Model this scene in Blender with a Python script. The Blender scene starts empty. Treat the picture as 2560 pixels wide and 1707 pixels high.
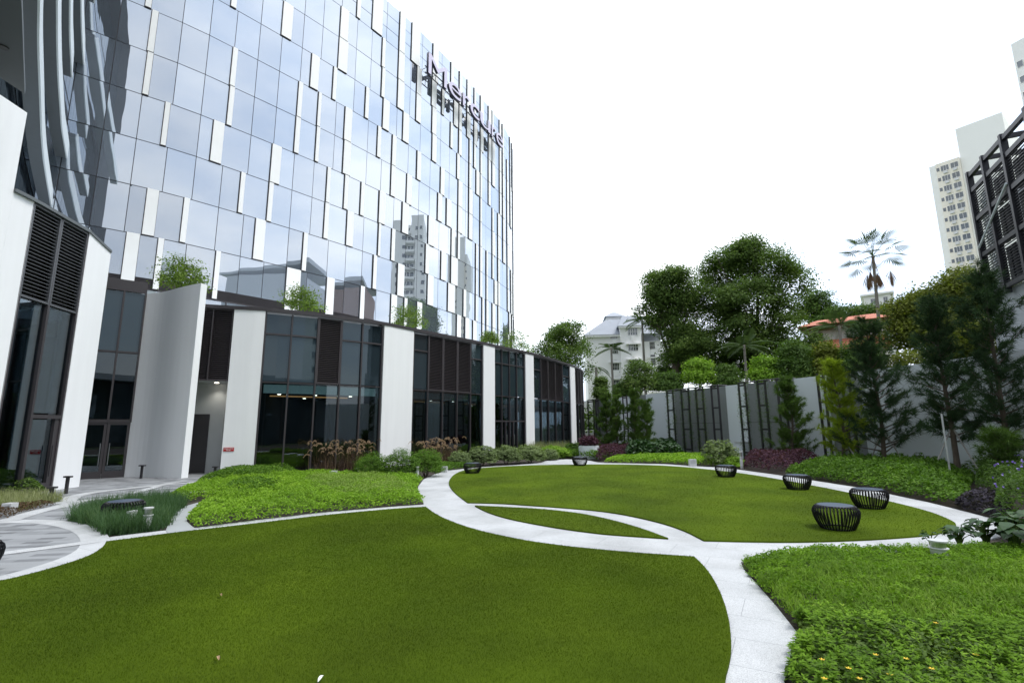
import bpy, math, random
import numpy as np
from mathutils import Vector, Matrix
rnd = random.Random(7); rng = np.random.default_rng(11)
SC = bpy.context.scene; COL = SC.collection
PI = math.pi; rad = math.radians
# ------------------------------------------------------------------ camera
EYE = 1.95; F_PX = 1240.0; PITCH = rad(9.85); ROLL = rad(-0.45)
cp, sp = math.cos(PITCH), math.sin(PITCH); cr, sr = math.cos(ROLL), math.sin(ROLL)
FW = np.array([0, cp, sp]); U0 = np.array([0, -sp, cp]); R0 = np.array([1.0, 0, 0])
RT = cr*R0 + sr*U0; UP = -sr*R0 + cr*U0
cam = bpy.data.cameras.new('camera'); co = bpy.data.objects.new('camera', cam); COL.objects.link(co)
cam.sensor_width = 36; cam.lens = F_PX/2560*36; cam.clip_start = 0.05; cam.clip_end = 3000
co.matrix_world = Matrix(((RT[0], UP[0], -FW[0], 0), (RT[1], UP[1], -FW[1], 0), (RT[2], UP[2], -FW[2], EYE), (0, 0, 0, 1)))
SC.camera = co
# survey helpers: turn a sighting (pixel of the 2560 px wide photograph) into a real place
def ray(x, y): return (x-1280)/F_PX*RT - (y-853.5)/F_PX*UP + FW
def G(x, y, z=0.0):
    d = ray(x, y); s = (z-EYE)/d[2]; return (d[0]*s, d[1]*s)
def RZ(x, y, z):
    d = ray(x, y); s = (z-EYE)/d[2]; return (d[0]*s, d[1]*s)
def AT(x, y, r):                      # point at horizontal range r
    d = ray(x, y); s = r/math.hypot(d[0], d[1]); return (d[0]*s, d[1]*s, EYE+d[2]*s)
def proj(p):
    v = np.array(p, float)-np.array([0, 0, EYE]); w = v@FW
    return (1280+F_PX*(v@RT)/w, 853.5-F_PX*(v@UP)/w)
# ------------------------------------------------------------------ light
SUN_AZ = rad(106); SUN_EL = rad(63)    # azimuth measured from +Y towards +X
sd = Vector((math.sin(SUN_AZ)*math.cos(SUN_EL), math.cos(SUN_AZ)*math.cos(SUN_EL), math.sin(SUN_EL)))
W = bpy.data.worlds.new('World'); SC.world = W; W.use_nodes = True
nt = W.node_tree; nt.nodes.clear(); N = nt.nodes; LK = nt.links
out = N.new('ShaderNodeOutputWorld'); bg = N.new('ShaderNodeBackground'); bg.inputs[1].default_value = 0.1
sky = N.new('ShaderNodeTexSky'); sky.sky_type = 'NISHITA'; sky.sun_disc = False
sky.sun_elevation = SUN_EL; sky.sun_rotation = SUN_AZ; sky.air_density = 1.2; sky.dust_density = 2.5
tc = N.new('ShaderNodeTexCoord'); mp = N.new('ShaderNodeMapping'); mp.inputs['Scale'].default_value = (1, 1, 2.6)
nz = N.new('ShaderNodeTexNoise'); nz.inputs['Scale'].default_value = 2.3; nz.inputs['Detail'].default_value = 7; nz.inputs['Roughness'].default_value = .55
LK.new(tc.outputs['Generated'], mp.inputs[0]); LK.new(mp.outputs[0], nz.inputs[0])
cm = N.new('ShaderNodeMapRange'); cm.inputs[1].default_value = .36; cm.inputs[2].default_value = .6; cm.inputs[3].default_value = .0; cm.inputs[4].default_value = 1.0
LK.new(nz.outputs[0], cm.inputs[0])
dt = N.new('ShaderNodeVectorMath'); dt.operation = 'DOT_PRODUCT'; dt.inputs[1].default_value = Vector((.1, .75, .65)).normalized()
LK.new(tc.outputs['Generated'], dt.inputs[0])
gr = N.new('ShaderNodeMapRange'); gr.inputs[1].default_value = -0.35; gr.inputs[2].default_value = .62; gr.inputs[3].default_value = 6.6; gr.inputs[4].default_value = 16.0
LK.new(dt.outputs['Value'], gr.inputs[0])
cc = N.new('ShaderNodeMix'); cc.data_type = 'RGBA'; cc.inputs[6].default_value = (.62, .73, .90, 1); cc.inputs[7].default_value = (1.04, 1.07, 1.10, 1)
LK.new(cm.outputs[0], cc.inputs[0])
cl = N.new('ShaderNodeVectorMath'); cl.operation = 'SCALE'; LK.new(cc.outputs[2], cl.inputs[0]); LK.new(gr.outputs[0], cl.inputs['Scale'])
mx = N.new('ShaderNodeMix'); mx.data_type = 'RGBA'; mx.inputs[0].default_value = .88
LK.new(sky.outputs[0], mx.inputs[6]); LK.new(cl.outputs[0], mx.inputs[7]); LK.new(mx.outputs[2], bg.inputs[0]); LK.new(bg.outputs[0], out.inputs[0])
sl = bpy.data.lights.new('sun', 'SUN'); sl.energy = 2.1; sl.angle = rad(18); sl.color = (1, .97, .93)
so = bpy.data.objects.new('sun', sl); COL.objects.link(so); so.rotation_euler = sd.to_track_quat('Z', 'Y').to_euler()
SC.view_settings.view_transform = 'Standard'; SC.view_settings.look = 'None'; SC.view_settings.exposure = 0.43; SC.view_settings.gamma = 1
SC.cycles.max_bounces = 8; SC.cycles.transparent_max_bounces = 12

# ------------------------------------------------------------------ materials
def newmat(name):
    m = bpy.data.materials.new(name); m.use_nodes = True; t = m.node_tree
    b = t.nodes['Principled BSDF']; return m, t, b
def setspec(b, v):
    b.inputs['Specular IOR Level'].default_value = v
def plain(name, col, rough=.5, metal=0, var=.08, scale=3.0, bump=0.0, bscale=60, spec=.5, em=None):
    m, t, b = newmat(name); b.inputs['Roughness'].default_value = rough; b.inputs['Metallic'].default_value = metal; setspec(b, spec)
    c = t.nodes.new('ShaderNodeTexCoord'); n = t.nodes.new('ShaderNodeTexNoise'); n.inputs['Scale'].default_value = scale; n.inputs['Detail'].default_value = 5
    t.links.new(c.outputs['Object'], n.inputs[0])
    r = t.nodes.new('ShaderNodeMix'); r.data_type = 'RGBA'
    r.inputs[6].default_value = tuple(x*(1-var) for x in col)+(1,); r.inputs[7].default_value = tuple(min(1, x*(1+var)) for x in col)+(1,)
    t.links.new(n.outputs[0], r.inputs[0]); t.links.new(r.outputs[2], b.inputs['Base Color'])
    if bump:
        n2 = t.nodes.new('ShaderNodeTexNoise'); n2.inputs['Scale'].default_value = bscale; n2.inputs['Detail'].default_value = 3; t.links.new(c.outputs['Object'], n2.inputs[0])
        bp = t.nodes.new('ShaderNodeBump'); bp.inputs['Strength'].default_value = bump; bp.inputs['Distance'].default_value = .02
        t.links.new(n2.outputs[0], bp.inputs['Height']); t.links.new(bp.outputs[0], b.inputs['Normal'])
    if em:
        b.inputs['Emission Color'].default_value = em[0]+(1,); b.inputs['Emission Strength'].default_value = em[1]
    return m
def leafmat(name, c1, c2, c3=None, trans=.3, rough=.7, big=.35, bigscale=.6, spec=.15):
    m, t, b = newmat(name); b.inputs['Roughness'].default_value = rough; setspec(b, spec)
    g = t.nodes.new('ShaderNodeNewGeometry'); cr_ = t.nodes.new('ShaderNodeValToRGB'); e = cr_.color_ramp.elements
    e[0].position = 0; e[0].color = c1+(1,); e[1].position = .8; e[1].color = c2+(1,)
    if c3: x = e.new(1.0); x.color = c3+(1,)
    tc = t.nodes.new('ShaderNodeTexCoord'); n = t.nodes.new('ShaderNodeTexNoise'); n.inputs['Scale'].default_value = bigscale; n.inputs['Detail'].default_value = 3
    t.links.new(tc.outputs['Object'], n.inputs[0])
    a = t.nodes.new('ShaderNodeMapRange'); a.inputs[1].default_value = .3; a.inputs[2].default_value = .7; a.inputs[3].default_value = 0; a.inputs[4].default_value = 1; t.links.new(n.outputs[0], a.inputs[0])
    mxx = t.nodes.new('ShaderNodeMix'); mxx.inputs[0].default_value = big
    t.links.new(g.outputs['Random Per Island'], mxx.inputs[2]); t.links.new(a.outputs[0], mxx.inputs[3]); t.links.new(mxx.outputs[0], cr_.inputs[0])
    t.links.new(cr_.outputs[0], b.inputs['Base Color'])
    tr = t.nodes.new('ShaderNodeBsdfTranslucent'); ms = t.nodes.new('ShaderNodeMixShader'); ms.inputs[0].default_value = trans
    gm = t.nodes.new('ShaderNodeMix'); gm.data_type = 'RGBA'; gm.blend_type = 'MULTIPLY'; gm.inputs[0].default_value = 1; gm.inputs[7].default_value = (1.3, 1.5, .6, 1)
    t.links.new(cr_.outputs[0], gm.inputs[6]); t.links.new(gm.outputs[2], tr.inputs[0])
    t.links.new(b.outputs[0], ms.inputs[1]); t.links.new(tr.outputs[0], ms.inputs[2]); t.links.new(ms.outputs[0], t.nodes['Material Output'].inputs[0])
    return m
def coated_glass(name, tint, base, f0, rough=0.0, islands=.0):
    m = bpy.data.materials.new(name); m.use_nodes = True; t = m.node_tree; t.nodes.clear()
    o = t.nodes.new('ShaderNodeOutputMaterial'); d = t.nodes.new('ShaderNodeBsdfDiffuse'); g = t.nodes.new('ShaderNodeBsdfGlossy'); g.inputs['Roughness'].default_value = rough
    g.inputs[0].default_value = tint+(1,)
    oi = t.nodes.new('ShaderNodeObjectInfo'); r = t.nodes.new('ShaderNodeMix'); r.data_type = 'RGBA'
    r.inputs[6].default_value = tuple(x*.6 for x in base)+(1,); r.inputs[7].default_value = tuple(x*1.5 for x in base)+(1,)
    t.links.new(oi.outputs['Random'], r.inputs[0]); t.links.new(r.outputs[2], d.inputs[0])
    lw = t.nodes.new('ShaderNodeLayerWeight'); lw.inputs[0].default_value = .35
    mr = t.nodes.new('ShaderNodeMapRange'); mr.inputs[3].default_value = f0; mr.inputs[4].default_value = .97; t.links.new(lw.outputs['Fresnel'], mr.inputs[0])
    # faint roller-wave of toughened glass
    tcn = t.nodes.new('ShaderNodeTexCoord'); nn = t.nodes.new('ShaderNodeTexNoise'); nn.inputs['Scale'].default_value = .55; nn.inputs['Detail'].default_value = 1.0
    t.links.new(tcn.outputs['Object'], nn.inputs[0]); bp = t.nodes.new('ShaderNodeBump'); bp.inputs['Strength'].default_value = .25; bp.inputs['Distance'].default_value = .012
    t.links.new(nn.outputs[0], bp.inputs['Height']); t.links.new(bp.outputs[0], g.inputs['Normal'])
    ms = t.nodes.new('ShaderNodeMixShader'); t.links.new(mr.outputs[0], ms.inputs[0]); t.links.new(d.outputs[0], ms.inputs[1]); t.links.new(g.outputs[0], ms.inputs[2]); t.links.new(ms.outputs[0], o.inputs[0])
    return m
def clear_glass(name, tint, f0=.08):
    m = bpy.data.materials.new(name); m.use_nodes = True; t = m.node_tree; t.nodes.clear()
    o = t.nodes.new('ShaderNodeOutputMaterial'); d = t.nodes.new('ShaderNodeBsdfTransparent'); g = t.nodes.new('ShaderNodeBsdfGlossy'); g.inputs['Roughness'].default_value = 0
    d.inputs[0].default_value = tint+(1,); g.inputs[0].default_value = (.8, .88, .95, 1)
    lw = t.nodes.new('ShaderNodeLayerWeight'); lw.inputs[0].default_value = .4
    mr = t.nodes.new('ShaderNodeMapRange'); mr.inputs[3].default_value = f0; mr.inputs[4].default_value = .9; t.links.new(lw.outputs['Fresnel'], mr.inputs[0])
    ms = t.nodes.new('ShaderNodeMixShader'); t.links.new(mr.outputs[0], ms.inputs[0]); t.links.new(d.outputs[0], ms.inputs[1]); t.links.new(g.outputs[0], ms.inputs[2]); t.links.new(ms.outputs[0], o.inputs[0])
    return m
def turf_tone(m, bsdf_in, node):
    t = m.node_tree; c = t.nodes.new('ShaderNodeTexCoord'); w = t.nodes.new('ShaderNodeTexWave'); w.wave_type = 'BANDS'; w.wave_profile = 'TRI'; w.inputs['Scale'].default_value = .085; w.inputs['Distortion'].default_value = .35; w.inputs['Detail'].default_value = 1
    mp_ = t.nodes.new('ShaderNodeMapping'); mp_.inputs['Rotation'].default_value = (0, 0, .55); t.links.new(c.outputs['Object'], mp_.inputs[0]); t.links.new(mp_.outputs[0], w.inputs[0])
    n = t.nodes.new('ShaderNodeTexNoise'); n.inputs['Scale'].default_value = .45; n.inputs['Detail'].default_value = 7; n.inputs['Roughness'].default_value = .6; t.links.new(c.outputs['Object'], n.inputs[0])
    a = t.nodes.new('ShaderNodeMapRange'); a.inputs[1].default_value = .3; a.inputs[2].default_value = .7; a.inputs[3].default_value = .74; a.inputs[4].default_value = 1.22; t.links.new(n.outputs[0], a.inputs[0])
    b = t.nodes.new('ShaderNodeMapRange'); b.inputs[3].default_value = .91; b.inputs[4].default_value = 1.07; t.links.new(w.outputs['Fac'], b.inputs[0])
    k = t.nodes.new('ShaderNodeMath'); k.operation = 'MULTIPLY'; t.links.new(a.outputs[0], k.inputs[0]); t.links.new(b.outputs[0], k.inputs[1])
    v = t.nodes.new('ShaderNodeVectorMath'); v.operation = 'SCALE'; t.links.new(bsdf_in.links[0].from_socket, v.inputs[0]); t.links.new(k.outputs[0], v.inputs['Scale']); t.links.new(v.outputs[0], bsdf_in)
M = {}
M['white'] = plain('white_wall', (.87, .885, .90), .55, var=.02, scale=1.2, bump=.03, bscale=25)
_t = M['white'].node_tree; _b = _t.nodes['Principled BSDF']; _src = _b.inputs['Base Color'].links[0].from_socket      # rain streaks
_c = _t.nodes.new('ShaderNodeTexCoord'); _m = _t.nodes.new('ShaderNodeMapping'); _m.inputs['Scale'].default_value = (5, 5, .25); _n = _t.nodes.new('ShaderNodeTexNoise'); _n.inputs['Scale'].default_value = 1.0; _n.inputs['Detail'].default_value = 6
_r = _t.nodes.new('ShaderNodeMapRange'); _r.inputs[1].default_value = .35; _r.inputs[2].default_value = .62; _r.inputs[3].default_value = .972; _r.inputs[4].default_value = 1.0; _v = _t.nodes.new('ShaderNodeVectorMath'); _v.operation = 'SCALE'
_t.links.new(_c.outputs['Object'], _m.inputs[0]); _t.links.new(_m.outputs[0], _n.inputs[0]); _t.links.new(_n.outputs[0], _r.inputs[0]); _t.links.new(_src, _v.inputs[0]); _t.links.new(_r.outputs[0], _v.inputs['Scale']); _t.links.new(_v.outputs[0], _b.inputs['Base Color'])
M['panel'] = plain('white_panel', (.86, .87, .86), .4, var=.03, scale=1.5)
M['dark'] = plain('dark_metal', (.028, .026, .030), .45, var=.15)
M['frame'] = plain('brown_metal', (.045, .040, .044), .4, var=.12)
M['louver'] = plain('louver_metal', (.050, .042, .047), .5, var=.12)
M['louver_l'] = plain('louver_metal_light', (.085, .09, .10), .4, var=.12)
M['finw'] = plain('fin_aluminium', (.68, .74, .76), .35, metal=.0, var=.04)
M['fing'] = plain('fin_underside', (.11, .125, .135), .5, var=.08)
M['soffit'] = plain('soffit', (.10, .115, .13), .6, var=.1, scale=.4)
M['tglass'] = coated_glass('tower_glass', (.86, .91, .98), (.17, .20, .24), .52)
M['wglass'] = coated_glass('wing_glass', (.80, .88, .96), (.012, .016, .02), .10)
M['pglass'] = coated_glass('podium_spandrel_glass', (.60, .72, .80), (.022, .034, .042), .055)
M['cglass'] = clear_glass('podium_clear_glass', (.55, .62, .64), .035)
M['steel'] = plain('brushed_steel', (.55, .56, .57), .28, metal=.9, var=.06)
M['wsteel'] = plain('pale_metal', (.62, .63, .64), .4, metal=.3, var=.05)
M['black'] = plain('black_rattan', (.006, .0065, .009), .45, var=.2, spec=.3)
M['greytop'] = plain('stool_top', (.05, .07, .11), .35, var=.2)
M['soil'] = plain('soil', (.030, .022, .016), .95, var=.4, scale=8, bump=.6, bscale=20)
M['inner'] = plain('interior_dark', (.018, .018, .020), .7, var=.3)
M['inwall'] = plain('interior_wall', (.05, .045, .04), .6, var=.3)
M['pelmet'] = plain('pelmet', (.45, .56, .56), .6, em=((.40, .60, .62), .22))  # no lamp: faint emission stands in for light falling on the pelmet
M['cove'] = plain('cove_light', (.5, .3, .15), .6, em=((1.0, .5, .18), .5))
M['lamp'] = plain('lamp_disc', (.9, .9, .85), .5, em=((1.0, .90, .72), 9.0))
M['recess'] = plain('recess_wall', (.42, .44, .45), .6, var=.04)
M['gwall'] = plain('grey_wall', (.72, .77, .81), .75, var=.05, scale=.7, bump=.04)
M['gwall2'] = plain('textured_grey_wall', (.24, .26, .26), .8, var=.12, scale=5, bump=.3, bscale=40)
M['mesh'] = plain('trellis_metal', (.025, .023, .027), .45, var=.15)
M['red'] = plain('red_sign', (.45, .02, .025), .5, var=.05)
M['wtext'] = plain('white_text', (.8, .8, .8), .5, var=.02)
M['letter'] = plain('letter_face', (.62, .58, .74), .4, var=.02)
M['letside'] = plain('letter_side', (.03, .03, .06), .4, var=.1)
M['bark'] = plain('bark', (.11, .085, .065), .9, var=.35, scale=6, bump=.5, bscale=14)
M['barkg'] = plain('pale_bark', (.26, .24, .21), .9, var=.25, scale=5, bump=.4, bscale=14)
M['stake'] = plain('stake', (.36, .34, .32), .7, var=.15)
M['aptw'] = plain('apartment_white', (.90, .90, .89), .7, var=.03, scale=.3)
M['roofg'] = plain('grey_roof', (.30, .33, .38), .6, var=.12, scale=1.2)
M['roofr'] = plain('red_roof', (.42, .13, .07), .7, var=.2, scale=1.5)
M['cream'] = plain('cream_wall', (.84, .79, .70), .7, var=.04, scale=.2)
M['cream2'] = plain('pale_wall', (.86, .86, .84), .7, var=.03, scale=.2)
M['winD'] = coated_glass('far_window', (.7, .75, .8), (.05, .055, .06), .15)
M['brownw'] = plain('brown_wall', (.22, .13, .10), .7, var=.15)
M['screen'] = plain('dark_screen', (.018, .018, .024), .45, var=.2)
M['screeng'] = plain('screen_grey_panel', (.40, .43, .46), .6, var=.08)
M['sidepath'] = plain('grey_slab', (.30, .32, .33), .8, var=.07, scale=3, bump=.1)
M['plume'] = leafmat('plume', (.30, .19, .16), (.50, .36, .28), (.62, .48, .38), trans=.35)
M['purplegrass'] = leafmat('purple_grass', (.045, .028, .026), (.10, .065, .045), (.12, .12, .05), trans=.3)
M['lf_dark'] = leafmat('leaf_dark', (.035, .070, .018), (.125, .195, .045), (.26, .33, .09))
M['lf_mid'] = leafmat('leaf_mid', (.035, .075, .016), (.085, .15, .03), (.15, .21, .05))
M['lf_olive'] = leafmat('leaf_olive', (.065, .085, .016), (.16, .19, .03), (.28, .28, .06))
M['lf_roof'] = leafmat('leaf_roof_tree', (.06, .10, .02), (.15, .22, .045), (.25, .30, .07), trans=.4)
M['lf_olive2'] = leafmat('leaf_pale_olive', (.12, .19, .04), (.26, .36, .08), (.38, .46, .16))
M['lf_bright'] = leafmat('leaf_bright', (.10, .20, .02), (.22, .36, .04), (.32, .42, .08))
M['lf_cover'] = leafmat('leaf_cover', (.10, .20, .02), (.24, .40, .035), (.36, .50, .07), big=.45, bigscale=.8)
M['lf_cover2'] = leafmat('leaf_cover_front', (.055, .125, .008), (.16, .29, .018), (.28, .40, .05), big=.6, bigscale=1.6)
M['lf_long'] = leafmat('leaf_long', (.07, .14, .014), (.18, .29, .035), (.29, .39, .08), big=.6, bigscale=1.3)
M['lf_shrub'] = leafmat('leaf_shrub', (.035, .085, .012), (.12, .225, .028), (.22, .34, .06))
M['lf_grey'] = leafmat('leaf_greygreen', (.10, .14, .06), (.20, .26, .11), (.32, .37, .20))
M['lf_big'] = leafmat('leaf_big', (.012, .040, .010), (.035, .085, .022), (.06, .12, .03), rough=.5, spec=.3, trans=.15)
M['lf_purple'] = leafmat('leaf_purple', (.035, .014, .028), (.085, .035, .06), (.14, .07, .10))
M['lf_dpurple'] = leafmat('leaf_dark_purple', (.018, .018, .024), (.06, .05, .075), (.12, .12, .14))
M['gr_blue'] = leafmat('grass_bluegreen', (.030, .070, .030), (.075, .14, .06), (.16, .22, .09))
M['gr_pale'] = leafmat('grass_pale', (.10, .12, .05), (.30, .32, .17), (.50, .48, .32))
M['gr_brown'] = leafmat('grass_brown', (.045, .03, .02), (.12, .075, .045), (.16, .12, .06))
M['pine'] = leafmat('pine_needles', (.020, .045, .026), (.055, .10, .038), (.10, .15, .05), trans=.15)
M['pinem'] = leafmat('mid_pine_needles', (.04, .08, .018), (.10, .17, .035), (.18, .25, .06), trans=.25)
M['pineb'] = leafmat('bright_pine_needles', (.14, .20, .018), (.30, .38, .03), (.42, .46, .06), trans=.3)
M['palm'] = leafmat('palm_leaf', (.035, .060, .028), (.085, .13, .055), (.13, .17, .08), trans=.2)
M['deadpalm'] = leafmat('dead_palm', (.12, .075, .055), (.22, .14, .10), trans=.2)
M['turfb'] = leafmat('turf_blades', (.040, .074, .003), (.080, .126, .005), (.12, .165, .02), trans=.2, big=.62, bigscale=.22)
turf_tone(M['turfb'], M['turfb'].node_tree.nodes['Principled BSDF'].inputs['Base Color'], None)
M['yellow'] = plain('yellow_flower', (.75, .50, .02), .6)
M['violet'] = plain('violet_flower', (.28, .20, .62), .6)
M['dryleaf'] = plain('dry_leaf', (.45, .33, .20), .8, var=.3, scale=30)
M['paper'] = plain('pale_scrap', (.75, .75, .72), .8)
# stone path: fine exposed aggregate with large joints
def stone():
    m, t, b = newmat('pale_stone'); b.inputs['Roughness'].default_value = .75
    c = t.nodes.new('ShaderNodeTexCoord'); v = t.nodes.new('ShaderNodeTexNoise'); v.inputs['Scale'].default_value = 140; v.inputs['Detail'].default_value = 2
    n = t.nodes.new('ShaderNodeTexNoise'); n.inputs['Scale'].default_value = .9; n.inputs['Detail'].default_value = 8
    t.links.new(c.outputs['Object'], v.inputs[0]); t.links.new(c.outputs['Object'], n.inputs[0])
    r = t.nodes.new('ShaderNodeValToRGB'); r.color_ramp.elements[0].position = .33; r.color_ramp.elements[0].color = (.30, .31, .32, 1); r.color_ramp.elements[1].position = .58; r.color_ramp.elements[1].color = (.52, .535, .55, 1)
    t.links.new(v.outputs[0], r.inputs[0])
    r2 = t.nodes.new('ShaderNodeValToRGB'); r2.color_ramp.elements[0].position = .35; r2.color_ramp.elements[0].color = (.76, .76, .755, 1); r2.color_ramp.elements[1].position = .6; r2.color_ramp.elements[1].color = (1, 1, 1, 1)
    t.links.new(n.outputs[0], r2.inputs[0])
    mm = t.nodes.new('ShaderNodeMix'); mm.data_type = 'RGBA'; mm.blend_type = 'MULTIPLY'; mm.inputs[0].default_value = 1; t.links.new(r.outputs[0], mm.inputs[6]); t.links.new(r2.outputs[0], mm.inputs[7])
    br = t.nodes.new('ShaderNodeTexBrick'); br.inputs['Scale'].default_value = 1.0; br.inputs['Brick Width'].default_value = 1.2; br.inputs['Row Height'].default_value = .6; br.inputs['Mortar Size'].default_value = .004
    br.inputs['Color1'].default_value = (1, 1, 1, 1); br.inputs['Color2'].default_value = (.96, .965, .97, 1); br.inputs['Mortar'].default_value = (.60, .61, .62, 1)
    mp = t.nodes.new('ShaderNodeMapping'); mp.inputs['Rotation'].default_value = (0, 0, .5); t.links.new(c.outputs['Object'], mp.inputs[0]); t.links.new(mp.outputs[0], br.inputs[0])
    m3 = t.nodes.new('ShaderNodeMix'); m3.data_type = 'RGBA'; m3.blend_type = 'MULTIPLY'; m3.inputs[0].default_value = 1; t.links.new(mm.outputs[2], m3.inputs[6]); t.links.new(br.outputs[0], m3.inputs[7])
    t.links.new(m3.outputs[2], b.inputs['Base Color'])
    bp = t.nodes.new('ShaderNodeBump'); bp.inputs['Strength'].default_value = .3; bp.inputs['Distance'].default_value = .004; t.links.new(v.outputs[0], bp.inputs['Height']); t.links.new(bp.outputs[0], b.inputs['Normal'])
    return m
M['stone'] = stone()
def turf():
    m, t, b = newmat('turf'); b.inputs['Roughness'].default_value = .9; setspec(b, .08)
    c = t.nodes.new('ShaderNodeTexCoord')
    a = t.nodes.new('ShaderNodeTexNoise'); a.inputs['Scale'].default_value = 220; a.inputs['Detail'].default_value = 2; t.links.new(c.outputs['Object'], a.inputs[0])
    n = t.nodes.new('ShaderNodeTexNoise'); n.inputs['Scale'].default_value = .55; n.inputs['Detail'].default_value = 6; t.links.new(c.outputs['Object'], n.inputs[0])
    s = t.nodes.new('ShaderNodeMix'); s.inputs[0].default_value = .5; t.links.new(a.outputs[0], s.inputs[2]); t.links.new(n.outputs[0], s.inputs[3])
    r = t.nodes.new('ShaderNodeValToRGB'); r.color_ramp.elements[0].position = .3; r.color_ramp.elements[0].color = (.045, .085, .002, 1); r.color_ramp.elements[1].position = .68; r.color_ramp.elements[1].color = (.10, .150, .006, 1)
    t.links.new(s.outputs[0], r.inputs[0]); t.links.new(r.outputs[0], b.inputs['Base Color'])
    bp = t.nodes.new('ShaderNodeBump'); bp.inputs['Strength'].default_value = .9; bp.inputs['Distance'].default_value = .02; t.links.new(a.outputs[0], bp.inputs['Height']); t.links.new(bp.outputs[0], b.inputs['Normal'])
    return m
M['turf'] = turf(); turf_tone(M['turf'], M['turf'].node_tree.nodes['Principled BSDF'].inputs['Base Color'], None)
def grassland():
    return plain('far_ground', (.07, .10, .03), .95, var=.4, scale=.3)
M['land'] = grassland()

# ------------------------------------------------------------------ mesh helpers
class MB:
    def __init__(s): s.v = []; s.f = []; s.m = []
    def poly(s, pts, m=0):
        b = len(s.v); s.v += [tuple(p) for p in pts]; s.f.append(tuple(range(b, b+len(pts)))); s.m.append(m)
    def hexa(s, p, m=0, side=None):      # p: 8 points, bottom 0-3, top 4-7 (ccw)
        b = len(s.v); s.v += [tuple(q) for q in p]
        for k, fc in enumerate(((3, 2, 1, 0), (4, 5, 6, 7), (0, 1, 5, 4), (1, 2, 6, 5), (2, 3, 7, 6), (3, 0, 4, 7))):
            s.f.append(tuple(b+i for i in fc)); s.m.append(m if side is None else side[k])
    def box(s, x0, x1, y0, y1, z0, z1, m=0):
        s.hexa([(x0, y0, z0), (x1, y0, z0), (x1, y1, z0), (x0, y1, z0), (x0, y0, z1), (x1, y0, z1), (x1, y1, z1), (x0, y1, z1)], m)
    def obox(s, c, u, L, Wd, z0, z1, m=0):   # box centred at c (x,y), u = direction, L along, Wd across
        ux, uy = u; l = math.hypot(ux, uy); ux /= l; uy /= l; nx, ny = -uy, ux
        q = [(c[0]+a*ux*L/2+b*nx*Wd/2, c[1]+a*uy*L/2+b*ny*Wd/2) for a, b in ((-1, -1), (1, -1), (1, 1), (-1, 1))]
        s.hexa([(x, y, z0) for x, y in q]+[(x, y, z1) for x, y in q], m)
    def tube(s, pts, radii, n=8, m=0, cap=True):
        pts = [Vector(p) for p in pts]; rings = []
        for i, p in enumerate(pts):
            d = (pts[min(i+1, len(pts)-1)]-pts[max(i-1, 0)]).normalized()
            a = d.orthogonal().normalized() if abs(d.z) < .99 else Vector((1, 0, 0)); a = (a-d*a.dot(d)).normalized(); b_ = d.cross(a)
            r = radii[i] if isinstance(radii, (list, tuple)) else radii
            b0 = len(s.v); s.v += [tuple(p+(a*math.cos(2*PI*k/n)+b_*math.sin(2*PI*k/n))*r) for k in range(n)]; rings.append(b0)
        for i in range(len(rings)-1):
            for k in range(n):
                s.f.append((rings[i]+k, rings[i]+(k+1) % n, rings[i+1]+(k+1) % n, rings[i+1]+k)); s.m.append(m)
        if cap:
            s.f.append(tuple(rings[0]+k for k in range(n-1, -1, -1))); s.m.append(m)
            s.f.append(tuple(rings[-1]+k for k in range(n))); s.m.append(m)
    def lathe(s, c, prof, n=24, m=0):
        rings = []
        for r, z in prof:
            b0 = len(s.v); s.v += [(c[0]+r*math.cos(2*PI*k/n), c[1]+r*math.sin(2*PI*k/n), c[2]+z) for k in range(n)]; rings.append(b0)
        for i in range(len(rings)-1):
            for k in range(n):
                s.f.append((rings[i]+k, rings[i]+(k+1) % n, rings[i+1]+(k+1) % n, rings[i+1]+k)); s.m.append(m)
        s.f.append(tuple(rings[0]+k for k in range(n-1, -1, -1))); s.m.append(m); s.f.append(tuple(rings[-1]+k for k in range(n))); s.m.append(m)
    def build(s, name, mats, parent=None, smooth=False):
        me = bpy.data.meshes.new(name); me.from_pydata(s.v, [], s.f)
        for m in (mats if isinstance(mats, (list, tuple)) else [mats]): me.materials.append(m)
        if s.m and max(s.m) > 0: me.polygons.foreach_set('material_index', s.m)
        if smooth: me.polygons.foreach_set('use_smooth', [True]*len(s.f))
        o = bpy.data.objects.new(name, me); COL.objects.link(o)
        if parent is not None:
            o.parent = parent; o.matrix_parent_inverse = Matrix.Translation(parent.location).inverted() if not parent.get('local') else Matrix()
        return o
def quads(name, V, mat, parent=None, tri=False):
    """V: (N,k,3) array of separate faces"""
    n, k = V.shape[0], V.shape[1]
    me = bpy.data.meshes.new(name); me.vertices.add(n*k); me.vertices.foreach_set('co', V.astype(np.float32).ravel())
    me.loops.add(n*k); me.loops.foreach_set('vertex_index', np.arange(n*k, dtype=np.int32)); me.polygons.add(n)
    me.polygons.foreach_set('loop_start', np.arange(0, n*k, k, dtype=np.int32)); me.update(calc_edges=True); me.materials.append(mat)
    o = bpy.data.objects.new(name, me); COL.objects.link(o)
    if parent is not None:
        o.parent = parent; o.matrix_parent_inverse = Matrix.Translation(parent.location).inverted() if not parent.get('local') else Matrix()
    return o
def tag(o, label=None, cat=None, group=None, kind=None):
    if label: o['label'] = label
    if cat: o['category'] = cat
    if group: o['group'] = group
    if kind: o['kind'] = kind
    return o
def thing(name, loc, label, cat, group=None):
    o = bpy.data.objects.new(name, None); COL.objects.link(o); o.location = loc; o.empty_display_size = .3
    return tag(o, label, cat, group)
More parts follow.
